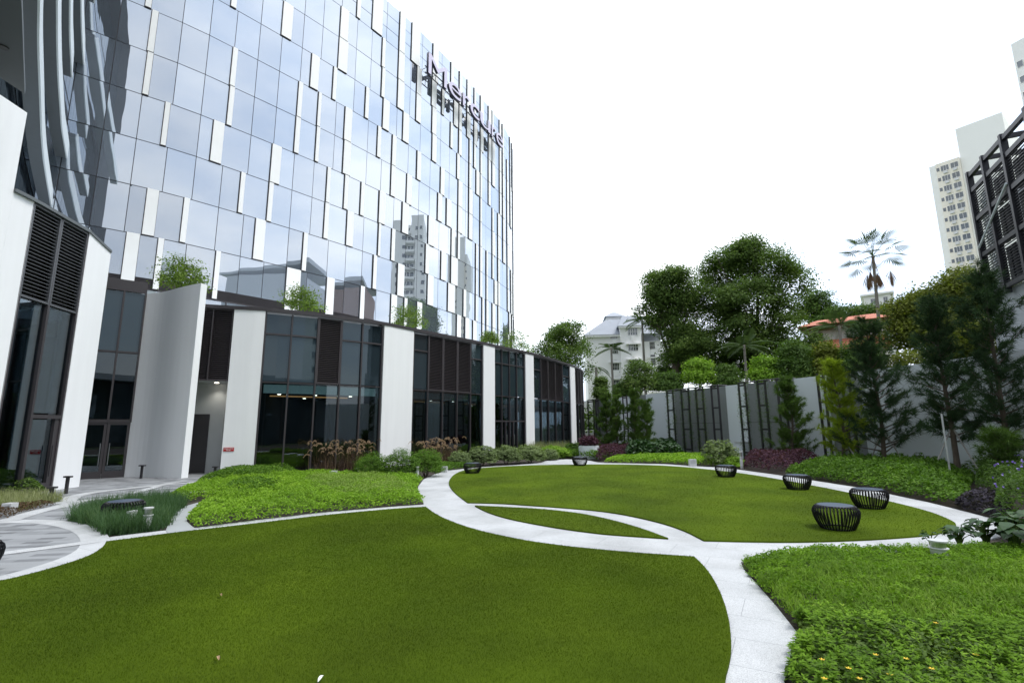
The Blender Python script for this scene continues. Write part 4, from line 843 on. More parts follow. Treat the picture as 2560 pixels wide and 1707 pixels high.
cover('ground_cover', GP([(-60, 1250), (60, 1244), (110, 1240), (100, 1232), (-60, 1234)]), 700, .10, .5, 'lf_dark', 'dark shrubs against the left glazing', edge=.3)
def fountain(poly, tufts, label, h=1.12, pl=130):
    o, tip = grass_bed('fountain_grass', poly, tufts, 60, h, .60, .012, 'purplegrass', label, 'grass', spread=.09)
    C = scatter(poly, pl)+rng.normal(0, .12, (pl, 2)); n = len(C); ang = rng.uniform(0, 2*PI, n); hh = h*rng.uniform(.75, 1.25, n); ln = rng.uniform(.15, .5, n); st = np.c_[C, np.zeros(n)]
    top = st+np.c_[np.cos(ang)*ln, np.sin(ang)*ln, hh]; Vs = []
    for k in range(26):
        t = k/25; c = top+np.c_[np.cos(ang)*.26*t, np.sin(ang)*.26*t, np.full(n, .10*math.sin(t*PI*.75)-.14*t*t)]; m = 3
        q = np.repeat(c, m, 0)+rng.normal(0, .014*(1.2-t), (n*m, 3)); Vs.append(leaves(q, .045, .2, .35))
    Q, _ = curved_blades(st, ang, hh, ln, np.full(n, .006), 3, 1.3)
    return tag(quads('grass_plumes', np.concatenate(Vs+[Q]), M['plume']), label.replace('grass', 'feathery plumes of the grass', 1), 'grass', None, 'stuff')
fountain(GP([(775, 1188), (860, 1187), (895, 1184), (950, 1168), (930, 1160), (850, 1164), (800, 1172)]), 34, 'purple fountain grass in front of the first glazed bay')
fountain(GP([(1050, 1168), (1130, 1164), (1150, 1152), (1100, 1150), (1050, 1154)]), 30, 'purple fountain grass between the rounded shrubs and the middle bay', pl=110)
def shrub(label, x, y, wpx, hpx, mat, n=9000, size=.06, deep=.8, group=None, name='shrub'):
    g = G(x, y); r = math.hypot(*g); k = (np.array([g[0], g[1], -EYE])@FW)/F_PX; rx = wpx*k/2; hz = hpx*k
    t = thing(name, (g[0], g[1], 0), label, 'shrub', group)
    P, O = crown_pts([(g[0], g[1]+rx*.3, hz*.42, rx, rx*deep, hz*.60), (g[0]-rx*.4, g[1], hz*.36, rx*.6, rx*.6, hz*.45), (g[0]+rx*.45, g[1], hz*.36, rx*.55, rx*.6, hz*.42)], n, .05*max(1, rx), 10, .45); P[:, 2] = np.abs(P[:, 2])+.01
    quads('foliage', leaves(P, size, .5, .5, O), M[mat], t)
    mb = MB()
    for i in range(6):
        a = i*PI/3; mb.tube([(g[0]+.05*math.cos(a), g[1]+.05*math.sin(a), 0), (g[0]+rx*.4*math.cos(a), g[1]+rx*.4*math.sin(a), hz*.55)], [.018, .008], 5)
    mb.build('stem', M['bark'], t); return t
shrub('leftmost rounded green shrub, between the purple plumes and the broad white band over the garden', 925, 1196, 90, 62, 'lf_shrub', 9000, .05)
shrub('middle rounded green shrub directly before the foot of the broad white band', 1000, 1196, 110, 70, 'lf_shrub', 11000, .05)
shrub('right rounded green shrub beside the bollard light near the pale path bend', 1064, 1192, 90, 68, 'lf_shrub', 10000, .05)
cover('ground_cover', GP([(1090, 1184), (1130, 1176), (1190, 1168), (1180, 1163), (1120, 1166), (1080, 1172)]), 900, .07, .25, 'lf_shrub', 'low green plants by the path edge behind the first stool', edge=.2)
for i, (x, y, w_, h_) in enumerate([(1150, 1166, 60, 36), (1205, 1164, 75, 48), (1265, 1160, 80, 44), (1325, 1157, 80, 44), (1372, 1151, 50, 26)]):
    shrub(['grey green feathery shrub right behind the left stool', 'grey green feathery shrub below the narrow white band', 'grey green feathery shrub below the dark paired doors', 'grey green feathery shrub between the dark paired doors and the farther narrow white band', 'small grey green shrub at the right end of the row by the far paving'][i], x, y, w_, h_, 'lf_grey', 6500, .09, group='grey green shrubs along the podium')
grass_bed('feather_grass', GP([(1305, 1146), (1400, 1142), (1430, 1135), (1340, 1136)]), 60, 50, 1.0, .4, .02, 'gr_pale', 'pale feathery grass at the foot of the farther narrow white band')
shrub('bright green mounded grass clump before the last glazed bay', 1385, 1146, 90, 30, 'lf_bright', 7000, .10)
shrub('dark green bush left of the far stool', 1440, 1143, 60, 34, 'lf_mid', 5000, .12)
cover('ground_cover', GP([(1400, 1147), (1440, 1147), (1500, 1152), (1540, 1140), (1480, 1128), (1400, 1130)]), 260, .14, .5, 'lf_shrub', 'green low plants behind the far stool', edge=.4)
# planting on the right
cover('purple_shrub', GP([(1500, 1156), (1560, 1152), (1600, 1142), (1560, 1134), (1500, 1136), (1480, 1146)]), 300, .12, .75, 'lf_purple', 'purple leaved shrubs right of the far stool below two small pines', 'shrub', edge=.5)
cover('leafy_plants', GP([(1560, 1150), (1640, 1146), (1712, 1146), (1700, 1132), (1620, 1130), (1560, 1134)]), 160, .26, .9, 'lf_big', 'large dark leaved plants at the base of the smooth wall panel', 'plant', edge=.5)
cover('ground_cover', GP([(1512, 1158), (1661, 1159.8), (1729, 1164), (1795, 1167), (1850, 1172), (1860, 1160), (1800, 1150), (1700, 1144), (1600, 1146), (1530, 1150)]), 520, .10, .32, 'lf_cover', 'yellow green low cover along the far edge of the round lawn', edge=.4)
shrub('thin grey green wispy bush in front of the bare trellis', 1808, 1166, 90, 66, 'lf_grey', 4500, .10)
cover('purple_shrub', GP([(1862, 1174), (1920, 1183), (1975, 1188), (2010, 1178), (2060, 1164), (1990, 1156), (1900, 1156), (1862, 1162)]), 420, .10, .72, 'lf_purple', 'dark purple shrubs below the single bushy pine', 'shrub', edge=.5)
shrub('small bright green plant beside the fourth stool from the left', 1838, 1168, 46, 26, 'lf_bright', 3500, .08)
cover('leafy_shrub', GP([(1965, 1190), (2024, 1199), (2140, 1217), (2216, 1233), (2320, 1255), (2395, 1270), (2420, 1240), (2440, 1200), (2380, 1180), (2200, 1166), (2080, 1166), (2010, 1176)]), 1000, .085, .55, 'lf_shrub', 'broad bank of leafy green shrubs between round lawn path and pines', 'shrub', edge=.9, bushy=.4, f=1.8)
cover('leafy_shrub', GP([(2200, 1170), (2380, 1184), (2460, 1196), (2600, 1200), (2600, 1170), (2400, 1160), (2200, 1158)]), 450, .11, .8, 'lf_dark', 'dark shrubs at the base of the grey wall behind the tall pines', 'shrub', edge=.5)
cover('purple_shrub', GP([(2390, 1272), (2430, 1283), (2484, 1297), (2510, 1300), (2540, 1270), (2480, 1240), (2420, 1246)]), 900, .10, .34, 'lf_dpurple', 'dark purple leaved ground plants at the right bend of the path', 'shrub', edge=.3)
cover('leafy_shrub', GP([(2490, 1298), (2540, 1320), (2640, 1330), (2700, 1250), (2600, 1210), (2450, 1200), (2440, 1230), (2500, 1260)]), 1100, .06, .85, 'lf_mid', 'violet flowering shrub at the right edge of the picture', 'shrub', edge=.4)
pv = scatter(GP([(2490, 1290), (2560, 1310), (2640, 1240), (2500, 1210)]), 46); pv3 = np.c_[pv, rng.uniform(.5, 1.1, 46)]
tag(quads('violet_flowers', np.concatenate([leaves(np.repeat(pv3, 4, 0)+rng.normal(0, .012, (184, 3)), .05, .3, .8)]), M['violet']), 'small violet flowers on the shrub at the right edge', 'flowers', None, 'stuff')
# front right bed
fr = GP([(1856, 1406), (1952, 1390), (2056, 1378), (2160, 1381), (2272, 1381), (2400, 1376), (2640, 1372)])+[(9.5, 7.5), (9.5, 4.5), (5, 1.5)]+GP([(1960, 1707), (1986, 1640), (2002, 1592), (1942, 1516), (1882, 1448)])
fr1 = GP([(1856, 1406), (1952, 1390), (2056, 1378), (2160, 1381), (2272, 1381), (2400, 1376), (2640, 1372), (2700, 1440), (2400, 1470), (2100, 1470), (1920, 1490), (1882, 1448)])
fr2 = GP([(1900, 1470), (2100, 1440), (2400, 1440), (2760, 1430), (2900, 1560), (2500, 1600), (2200, 1590), (2010, 1580), (1944, 1516)])
fr3 = GP([(1990, 1560), (2200, 1575), (2500, 1590), (2900, 1600)])+[(6.5, 2.5), (3.0, 1.8)]+GP([(1960, 1707), (1986, 1640), (2002, 1592)])
cover('ground_cover', fr1, 4200, .030, .13, 'lf_cover2', 'small leaved creeping cover at the pointed near bed beside the path junction', edge=.25, bushy=.6, f=2.5, over=.02, asp=.6)
cover('ground_cover', fr2, 2600, .034, .15, 'lf_cover2', 'low creeping cover under the long leaved plants in the near bed', edge=.3, bushy=.7, f=2.2, over=.02)
n_t = scatter(fr2, 1300); C = np.repeat(n_t, 15, 0); n = len(C); zb_ = rng.uniform(.02, .16, n)
Q, _ = curved_blades(np.c_[C+rng.normal(0, .03, (n, 2)), zb_], rng.uniform(0, 2*PI, n), rng.uniform(.05, .13, n), rng.uniform(.04, .12, n), np.full(n, .010), 3, 1.4)
tag(quads('long_leaved_plants', Q, M['lf_long']), 'long leaved green plants across the middle of the near right bed', 'plants', None, 'stuff')
def sprigs(poly, n, h, ls, mat, name, label):
    """upright stems with whorls of pointed leaves"""
    C = scatter(poly, n); e = np.clip(edge_dist(poly, C)/.3, 0, 1); H = h*(.5+.5*e)*(1+.38*nz2(C, 2.0)+.22*nz2(C, 5.3, 3))*rng.uniform(.75, 1.15, n); Vs = []
    tilt = rng.normal(0, .05, (n, 2))
    for lv, fz in enumerate((.35, .55, .72, .86, .95, 1.0)):
        for k in range(5):
            a = rng.uniform(0, 2*PI, n); L = ls*(1.0 if fz < .9 else .65)*rng.uniform(.7, 1.2, n); upz = rng.uniform(-.1, .35, n)+(.5 if fz > .9 else 0)
            b = np.c_[C+tilt*fz, H*fz]; d = unit(np.c_[np.cos(a), np.sin(a), upz]); s = np.c_[-np.sin(a), np.cos(a), np.zeros(n)]; L = L[:, None]
            Vs.append(np.stack([b, b+d*L*.45+s*L*.19, b+d*L-np.array([0, 0, .12])*L, b+d*L*.45-s*L*.19], 1))
    return tag(quads(name, np.concatenate(Vs), M[mat]), label, 'plants', None, 'stuff')
sprigs(fr3, 1900, .26, .062, 'lf_cover2', 'leafy_plants', 'pointed leaved green plants with yellow flowers in the nearest bed')
sprigs(fr1, 2600, .16, .034, 'lf_cover2', 'leafy_plants', 'short upright leafy sprigs over the far part of the near bed')
cover('ground_cover', fr3, 2600, .045, .16, 'lf_dark', 'dark lower leaves of the nearest flowering bed', edge=.3)
for i, (x, y) in enumerate([(2056, 1652), (2122, 1674), (2190, 1640), (2266, 1650), (2330, 1675), (2062, 1700), (2225, 1690), (2340, 1560), (2440, 1640), (2150, 1700)]):
    g = G(x, y, .24); mb = MB(); c = np.array([g[0], g[1], .25])
    for k in range(5):
        a = k*2*PI/5+i; mb.poly([c, c+[.014*math.cos(a-.4), .014*math.sin(a-.4), .004], c+[.022*math.cos(a), .022*math.sin(a), .006], c+[.014*math.cos(a+.4), .014*math.sin(a+.4), .004]])
    tag(mb.build('yellow_flower', M['yellow']), 'tiny yellow flower among the pointed leaves of the nearest bed', 'flower', 'yellow flowers in the nearest bed')
# big leaved plants on the right
def bigleaf(x, y, n, h, ls, label):
    g = G(x, y); t = thing('broad_leaved_plant', (*g, 0), label, 'plant'); Vs = []; mb = MB()
    for i in range(n):
        a = rnd.uniform(0, 2*PI); hh = h*rnd.uniform(.6, 1.15); r = rnd.uniform(.1, .42)*h*1.3; c = np.array([g[0]+r*math.cos(a), g[1]+r*math.sin(a), hh]); mb.tube([(g[0], g[1], 0), (g[0]+r*.4*math.cos(a), g[1]+r*.4*math.sin(a), hh*.7), tuple(c)], [.012, .008, .005], 5)
        d = np.array([math.cos(a), math.sin(a), -.25]); d /= np.linalg.norm(d); s = np.array([-math.sin(a), math.cos(a), rnd.uniform(-.2, .2)]); L = ls*rnd.uniform(.7, 1.2)
        up = np.array([0, 0, 1.]); ft = [c-d*.1*L, c+d*.25*L, c+d*.6*L+up*-.04*L, c+d*L+up*-.16*L]; wd = [.05, .42, .36, .02]
        for sgn in (1, -1):
            for j in range(3):
                e0, e1 = ft[j]+s*sgn*wd[j]*L+up*.07*L*(wd[j] > .1), ft[j+1]+s*sgn*wd[j+1]*L+up*.07*L*(wd[j+1] > .1); Vs.append([ft[j], e0, e1, ft[j+1]])
    quads('leaf_mass', np.array(Vs), M['lf_big'], t); mb.build('stems', M['lf_dark'], t)
for x, y, n, h, ls, lab in [(2330, 1374, 16, .34, .15, 'broad leaved plant just left of the near steel bollard light'), (2400, 1368, 22, .45, .22, 'broad leaved plant just right of the near steel bollard light'), (2470, 1372, 26, .55, .28, 'dark broad leaved plant below the path bend'), (2545, 1385, 30, .65, .34, 'large dark broad leaved plant at the right picture edge'), (2540, 1345, 24, .6, .3, 'dark broad leaved plant behind the largest one at the right edge'), (2620, 1370, 26, .7, .34, 'dark broad leaved plant partly outside the right picture edge')]:
    bigleaf(x, y, n, h*.72, ls*.62, lab)

# ------------------------------------------------------------------ pines
def pine(label, x, y, ytop, wpx, mat='pine', n=260, stakes=0, seed=0, lean=0.0, bark='bark', low=.12, nl=.24, zb=0):
    g = G(x, y, zb); R_ = random.Random(seed); dep = np.array([g[0], g[1], 0-EYE])@FW; rr = math.hypot(*g)
    H = AT(x, ytop, rr)[2]; Rm = wpx/2*dep/F_PX; t = thing('pine_tree', (*g, 0), label, 'tree', 'pines along the grey wall'); mb = MB(); tw = .035+H*.010
    ax = lambda f: Vector((g[0]+lean*f*H+.06*math.sin(f*7+seed), g[1]+.06*math.cos(f*6), f*H))
    mb.tube([ax(f) for f in np.linspace(-.01, .98, 9)], [tw*(1-.85*f) for f in np.linspace(0, 1, 9)], 8); mb.build('trunk', M[bark], t)
    mb = MB(); Cs = []; Ds = []; nb = max(10, n//9)
    for i in range(nb):
        f = low+(.97-low)*((i+.5)/nb)+R_.uniform(-.02, .02); a = i*2.39996+R_.uniform(-.4, .4); prof = (1-f)**.55*(.55+.45*math.sin(f*9+seed)**2)+.12; L = Rm*prof*R_.choice([.5, .75, .95, 1.1, 1.3])*1.1
        p0 = ax(f); d = Vector((math.cos(a), math.sin(a), R_.uniform(.15, .55)+.4*f)).normalized(); p1 = p0+d*L*.6; p2 = p0+d*L+Vector((0, 0, L*.18)); mb.tube([p0, p1, p2], [.018+.02*(1-f), .012, .006], 5)
        for k in range(9):
            u = .45+.55*k/8; q = p0.lerp(p1, u/.6) if u < .6 else p1.lerp(p2, (u-.6)/.4); dd = (d+Vector((R_.gauss(0, .5), R_.gauss(0, .5), R_.uniform(0, .7)))).normalized(); off = Vector((R_.gauss(0, .1), R_.gauss(0, .1), R_.gauss(.03, .06))); Cs.append(tuple(q+off)); Ds.append(tuple(dd))
    mb.build('branches', M['bark'], t)
    Cs = np.repeat(np.array(Cs), 46, 0); Ds = np.repeat(np.array(Ds), 46, 0); m = len(Cs); s0_ = Cs+Ds*rng.uniform(-.16, .12, (m, 1)); nd = unit(Ds*.9+rng.normal(0, .62, (m, 3))); L = nl*rng.uniform(.6, 1.15, (m, 1)); sd_ = unit(np.cross(nd, rng.normal(0, 1, (m, 3))))*.0055*max(1, rr/16)
    tipdroop = np.array([0, 0, -.18])*L
    quads('needles', np.stack([s0_-sd_, s0_+sd_, s0_+nd*L+tipdroop], 1), M[mat], t)
    for k in range(stakes):
        a = k*2.1+seed; mb = MB(); mb.tube([(g[0]+.85*math.cos(a), g[1]+.85*math.sin(a), 0), tuple(ax(.27)+Vector((.04*math.cos(a), .04*math.sin(a), 0)))], .028, 6); mb.build('support_stake', M['stake'], t)
pine('small bushy pine nearest the far left end of the wall', 1520, 1136, 985, 62, 'pinem', n=330, seed=1, low=.03)
pine('small pine right beside the one nearest the wall end', 1546, 1137, 990, 52, 'pinem', n=260, seed=21, low=.03)
pine('small pine left of the broad smooth wall panel', 1592, 1138, 972, 66, 'pinem', n=330, seed=2, low=.03)
pine('small lopsided pine touching the broad smooth wall panel', 1620, 1140, 1000, 54, 'pinem', n=260, seed=3, low=.03)
pine('single bushy pine in front of the trellis with purple shrubs at its foot', 1988, 1160, 945, 100, 'pinem', n=420, seed=4, low=.06)
pine('yellow green pine with a pale stake', 2116, 1176, 900, 115, 'pineb', n=420, seed=5, low=.16, stakes=2)
pine('tall dark pine left of the thin staked trunk', 2216, 1180, 800, 175, n=620, seed=6, low=.10, stakes=2, nl=.27)
pine('tall dark pine with several leaning support stakes', 2398, 1200, 735, 185, n=560, seed=7, low=.2, stakes=4, nl=.28)
pine('tallest dark pine at the right picture edge', 2540, 1210, 660, 215, n=640, seed=8, low=.14, stakes=1, nl=.28)
pine('low young pine in front of the tallest pine', 2520, 1226, 1085, 120, 'pinem', n=200, seed=9, low=.1)
g = G(2380, 1212); mb = MB(); mb.tube([(*g, 0), (g[0]+.03, g[1]+.02, 2.3)], .026, 8)
tag(mb.build('support_pole', M['wsteel']), 'tall pale metal pole beside the dark pine with leaning stakes', 'pole')

# ------------------------------------------------------------------ stools
def stool(x, y, label, z=.04):
    g = G(x, y, z)
    if stool.proto is None:
        t = thing('rattan_stool', (*g, z), label, 'stool', 'black rib frame stools around the lawns'); prof = [(.27, 0), (.30, .05), (.345, .14), (.375, .23), (.385, .31), (.37, .36), (.335, .40), (.30, .415)]
        mb = MB()
        n = 40
        for k in range(n):
            a = 2*PI*k/n; mb.tube([(g[0]+r*math.cos(a), g[1]+r*math.sin(a), z+zz) for r, zz in prof], .012, 5)
        mb.build('ribs', M['black'], t)
        for r, zz, nm in ((.27, .012, 'base_ring'), (.30, .412, 'top_ring')):
            mb = MB(); mb.tube([(g[0]+r*math.cos(2*PI*k/40), g[1]+r*math.sin(2*PI*k/40), z+zz) for k in range(41)], .014, 8); mb.build(nm, M['black'], t)
        mb = MB(); mb.lathe((g[0], g[1], z+.405), [(.0, 0), (.292, 0), (.298, .012), (.29, .022), (.0, .024)], 40); mb.build('seat', M['greytop'], t)
        stool.proto = t
    else:
        t = copy_tree(stool.proto); t.location = (*g, z); t['label'] = label; t.rotation_euler.z = rnd.random()
    return t
stool.proto = None
for x, y, l in ((2094, 1320, 'black stool nearest the camera on the round lawn'), (2176, 1268, 'black stool just behind the nearest one on the right of the round lawn'), (1995, 1222, 'black stool on the round lawn below the purple shrubs'), (1816, 1191, 'black stool by the wispy bush at the far side of the round lawn'), (1450, 1163, 'smallest black stool farthest away beside the far paving'), (1181, 1182, 'black stool at the left end of the round lawn before grey green shrubs'), (305, 1302, 'black stool mostly hidden behind the blue green grass'), (-98, 1440, 'black stool cut off by the left picture edge on the paving')):
    stool(x, y, l, .04 if 1000 < x else .03)

# ------------------------------------------------------------------ bollard lights and small fixtures
def bollard(x, y, ytop, wpx, label):
    g = G(x, y); dep = np.array([g[0], g[1], -EYE])@FW; k = dep/F_PX; h = AT(x, ytop, math.hypot(*g))[2]; r = wpx*k/2
    t = thing('bollard_light', (*g, 0), label, 'bollard light', 'steel bollard lights in the planting')
    mb = MB(); mb.lathe((*g, 0), [(r*.85, 0), (r*.85, h*.62), (r, h*.64), (r, h*.68), (.0, h*.68)], 20); mb.build('post', M['wsteel'], t, smooth=False)
    mb = MB(); mb.lathe((*g, h*.68), [(r*.75, 0), (r*.75, h*.26), (0, h*.26)], 20); mb.build('diffuser', M['steel'], t)
    mb = MB(); mb.lathe((*g, h*.94), [(r*.98, 0), (r*.98, h*.06), (0, h*.06)], 20); mb.build('cap', M['wsteel'], t)
bollard(366, 1326, 1268, 22, 'pale steel bollard light in the blue green grass')
bollard(319, 1262, 1238, 20, 'short steel bollard light behind the blue green grass')
bollard(891, 1192, 1170, 9, 'steel bollard light between the plumes and the rounded shrubs')
bollard(1043, 1197, 1166, 9, 'steel bollard light beside the rounded shrub at the path bend')
bollard(2352, 1408, 1350, 42, 'squat steel bollard light among the broad leaves at right')
bollard(1855, 1172, 1128, 8, 'thin steel bollard light by the purple shrubs')
def tlight(x, y, ytop, w, label):
    g = G(x, y); h = AT(x, ytop, math.hypot(*g))[2]; k = (np.array([g[0], g[1], -EYE])@FW)/F_PX; t = thing('path_light', (*g, 0), label, 'path light', 'black T shaped path lights before the podium')
    mb = MB(); mb.box(g[0]-.035, g[0]+.035, g[1]-.035, g[1]+.035, 0, h-.05); mb.build('post', M['dark'], t); mb = MB(); mb.box(g[0]-w*k/2, g[0]+w*k/2, g[1]-.06, g[1]+.06, h-.05, h); mb.build('lamp_head', M['dark'], t)
tlight(126, 1250, 1216, 20, 'black path light nearest the left bed'); tlight(164, 1236, 1189.5, 17, 'black path light in front of the leaning white band at left')
tlight(352, 1197, 1162, 14, 'black path light before the curved white wall'); tlight(535, 1200, 1165, 12, 'black path light beside the recessed door opening')
def wbox(x, y, w, h, label):
    g = G(x, y); k = (np.array([g[0], g[1], -EYE])@FW)/F_PX; t = thing('spotlight_box', (*g, 0), label, 'light box'); a, b = w*k/2, h*k
    mb = MB(); mb.box(g[0]-a, g[0]+a, g[1]-.08, g[1]+.10, 0, b); mb.build('housing', M['wsteel'], t); mb = MB(); mb.box(g[0]-a*.7, g[0]+a*.7, g[1]-.095, g[1]-.081, b*.45, b*.9); mb.build('lens', M['steel'], t)
wbox(833, 1196, 17, 19, 'pale light box among the plumes at the edge of the bright cover'); wbox(20, 1288, 24, 30, 'pale light box in the brown cover at the left edge'); wbox(1111, 1182, 14, 16, 'low pale light box left of the left stool')
wbox(1732, 1166, 17, 18, 'pale light box in the far cover below the trellises'); wbox(325, 1318, 12, 40, 'small pale spotlight beside the bollard in the blue green grass')
for (x, y, m_, lab, s, nm) in ((552, 1487, 'dryleaf', 'small grey dry leaf lying in the middle of the front lawn', .045, 'fallen_leaf'), (545, 1645, 'dryleaf', 'curled tan leaf lying on the near front lawn', .05, 'fallen_leaf'), (802, 1696, 'paper', 'white scrap lying at the bottom edge of the front lawn', .055, 'paper_scrap'), (2250, 1700, 'dryleaf', 'dry brown leaf on the nearest bed', .04, 'fallen_leaf'), (1008, 1240, 'dryleaf', 'brown leaf at the edge of the pale path', .05, 'fallen_leaf')):
    g = G(x, y, .07); mb = MB(); a = rnd.random()*3; pts = []
    for k in range(8):
        b_ = k*PI/4; rr_ = s*(1.0 if k % 4 == 0 else .62 if k % 2 else .45); pts.append((g[0]+rr_*math.cos(b_)*math.cos(a)-rr_*.5*math.sin(b_)*math.sin(a), g[1]+rr_*math.cos(b_)*math.sin(a)+rr_*.5*math.sin(b_)*math.cos(a), .072+.018*abs(math.sin(b_))))
    for k in range(8): mb.poly([(g[0], g[1], .066), pts[k], pts[(k+1) % 8]])
    tag(mb.build(nm, M[m_]), lab, 'leaf' if nm == 'fallen_leaf' else 'scrap')
# grey cabinet on the wall
a = sW(1858); g = GW.at(a, .5); t = thing('utility_cabinet', (*g, 0), 'grey box standing against the narrow smooth wall panel', 'cabinet'); mb = MB(); mb.obox(g, (.5, -1), .7, .35, 0, .95); mb.build('body', M['gwall'], t); mb = MB(); mb.obox(g, (.5, -1), .76, .42, .95, 1.0); mb.build('lid', M['wsteel'], t)

# ------------------------------------------------------------------ trees on the podium roof
def rt(label, x, y, rx, ry, r, n=2300): 
    tree('roof_tree', label, [(x, y, rx, ry, r), (x-rx*.5, y+ry*.35, rx*.55, ry*.5, r), (x+rx*.5, y+ry*.5, rx*.6, ry*.55, r)], n, .13, M['lf_roof'], .045, 'small trees on the podium roof', .17, 9, 'bark', forks=7, shell=.2, z0=HB-.1)
rt('small airy tree above the curved white wing wall', 455, 690, 58, 50, 31, 3400); rt('small tree on the roof above the first glazed bay with one louver', 752, 752, 48, 36, 30); rt('small tree on the roof above the broad white band, before the mirrored tower', 1022, 795, 40, 34, 36); rt('small airy tree above the last white bands right of the tower', 1290, 855, 42, 34, 48)
rt('small low tree left of the airy tree at the tower corner', 1225, 845, 22, 18, 44, 2500)

# ------------------------------------------------------------------ background trees
BT = 'trees beyond the grey wall'
tree('dark_tree', 'rounded dark tree behind the last white band of the podium', [(1415, 868, 62, 56, 78), (1370, 905, 45, 40, 76), (1440, 930, 45, 60, 76), (1395, 850, 40, 34, 80)], 20000, .30, M['lf_dark'], .35, BT, .55, 46)
tree('tall_tree', 'tall dark broad tree right of the white apartment block', [(1672, 735, 58, 62, 62), (1640, 800, 40, 60, 62), (1700, 800, 66, 66, 63), (1700, 880, 52, 55, 62), (1735, 890, 55, 60, 62), (1640, 712, 30, 30, 62)], 60000, .25, M['lf_dark'], .42, BT, .55, 46)
tree('tall_tree', 'tallest dark broad tree in the middle of the background', [(1895, 668, 80, 64, 66), (1830, 700, 75, 64, 66), (1960, 722, 55, 66, 66), (1790, 760, 62, 66, 65), (1880, 770, 90, 66, 64), (1950, 820, 66, 70, 65), (1820, 850, 75, 60, 64), (1900, 880, 80, 54, 64)], 84000, .26, M['lf_dark'], .5, BT, .55, 46)
tree('background_tree', 'loose round tree right of the tallest tree', [(2040, 765, 44, 46, 90), (2015, 790, 36, 38, 90), (2062, 790, 30, 36, 90)], 8000, .34, M['lf_mid'], .25, BT, .4, shell=.3)
tree('low_tree', 'low light green spreading tree behind the red roofed house', [(2110, 790, 55, 22, 88), (2170, 788, 50, 24, 88), (2065, 808, 40, 20, 88), (2215, 800, 40, 24, 88)], 9000, .34, M['lf_mid'], .2, BT, .4)
tree('olive_tree', 'wide olive green spreading tree left of the cream tower', [(2390, 760, 86, 66, 60), (2320, 800, 72, 62, 58), (2440, 770, 70, 70, 60), (2280, 850, 55, 56, 57), (2360, 870, 80, 60, 57), (2450, 880, 66, 60, 57), (2250, 800, 30, 40, 57), (2520, 800, 60, 70, 60)], 54000, .25, M["lf_olive"], .45, BT, .55, 46)
for lab, x, y, rx, ry, m_ in (('bright yellow green bush above the trellis beside the lamp post', 1748, 930, 38, 34, 'lf_bright'), ('bright yellow green bush above the narrow smooth wall panel', 1915, 925, 40, 36, 'lf_bright'), ('dull green tree over the wall left of the bright bush', 1672, 955, 32, 26, 'lf_mid'), ('dull green bush between the two bright bushes', 1815, 942, 36, 32, 'lf_mid'), ('dark green round bush in front of the white apartment block', 1600, 940, 40, 40, 'lf_dark'), ('small green bush by the second palm trunk', 1560, 975, 22, 18, 'lf_mid'), ('small dark cypress shaped bush left of the palm', 1503, 972, 13, 30, 'lf_dark'), ('feathery grey green tree right of the bright bush', 1985, 900, 44, 52, 'lf_mid'), ('brownish thin tree before the red roofed house', 2068, 905, 34, 50, 'lf_olive'), ('dark bush low behind the wall left of the yellow green pine', 2030, 930, 40, 34, 'lf_dark'), ('green bush behind the tall dark pine', 2150, 900, 50, 50, 'lf_mid'), ('green bush low under the olive tree', 2270, 920, 60, 46, 'lf_olive')):
    tree('bush' if ry < 45 else 'background_tree', lab, [(x, y, rx, ry, 50), (x-rx*.4, y+ry*.5, rx*.7, ry*.6, 49), (x+rx*.4, y+ry*.6, rx*.7, ry*.6, 49)], 6500, .20, M[m_], .12, None, .22, 9, cat='bush' if ry < 45 else 'tree', shell=.4)
for i, (x, y, rx, ry, lab) in enumerate([(1690, 925, 52, 48, 'mid green tree low behind the bright bush by the lamp post'), (1780, 905, 60, 60, 'mid green tree below the tallest dark tree on its left'), (1850, 915, 50, 56, 'mid green tree below the tallest dark tree'), (1950, 905, 58, 60, 'mid green tree right of the second bright bush'), (2030, 890, 50, 60, 'mid green tree in front of the left end of the red roofed house'), (2120, 930, 60, 50, 'mid green tree low between the yellow green pine and the house')]):
    tree('background_tree', lab, [(x, y, rx, ry, 66), (x-rx*.5, y+ry*.4, rx*.6, ry*.6, 65), (x+rx*.5, y+ry*.3, rx*.6, ry*.6, 67)], 9000, .24, M['lf_mid' if i % 2 else 'lf_dark'], .15, None, .25, 14, shell=.4)
cover('background_shrubs', [(4, 62), (30, 48), (24, 30), (32, 30), (60, 60), (20, 80)], 14, .5, 4.6, 'lf_dark', 'dark mass of shrubs beyond the grey wall', 'shrubs', edge=3, up=.4)
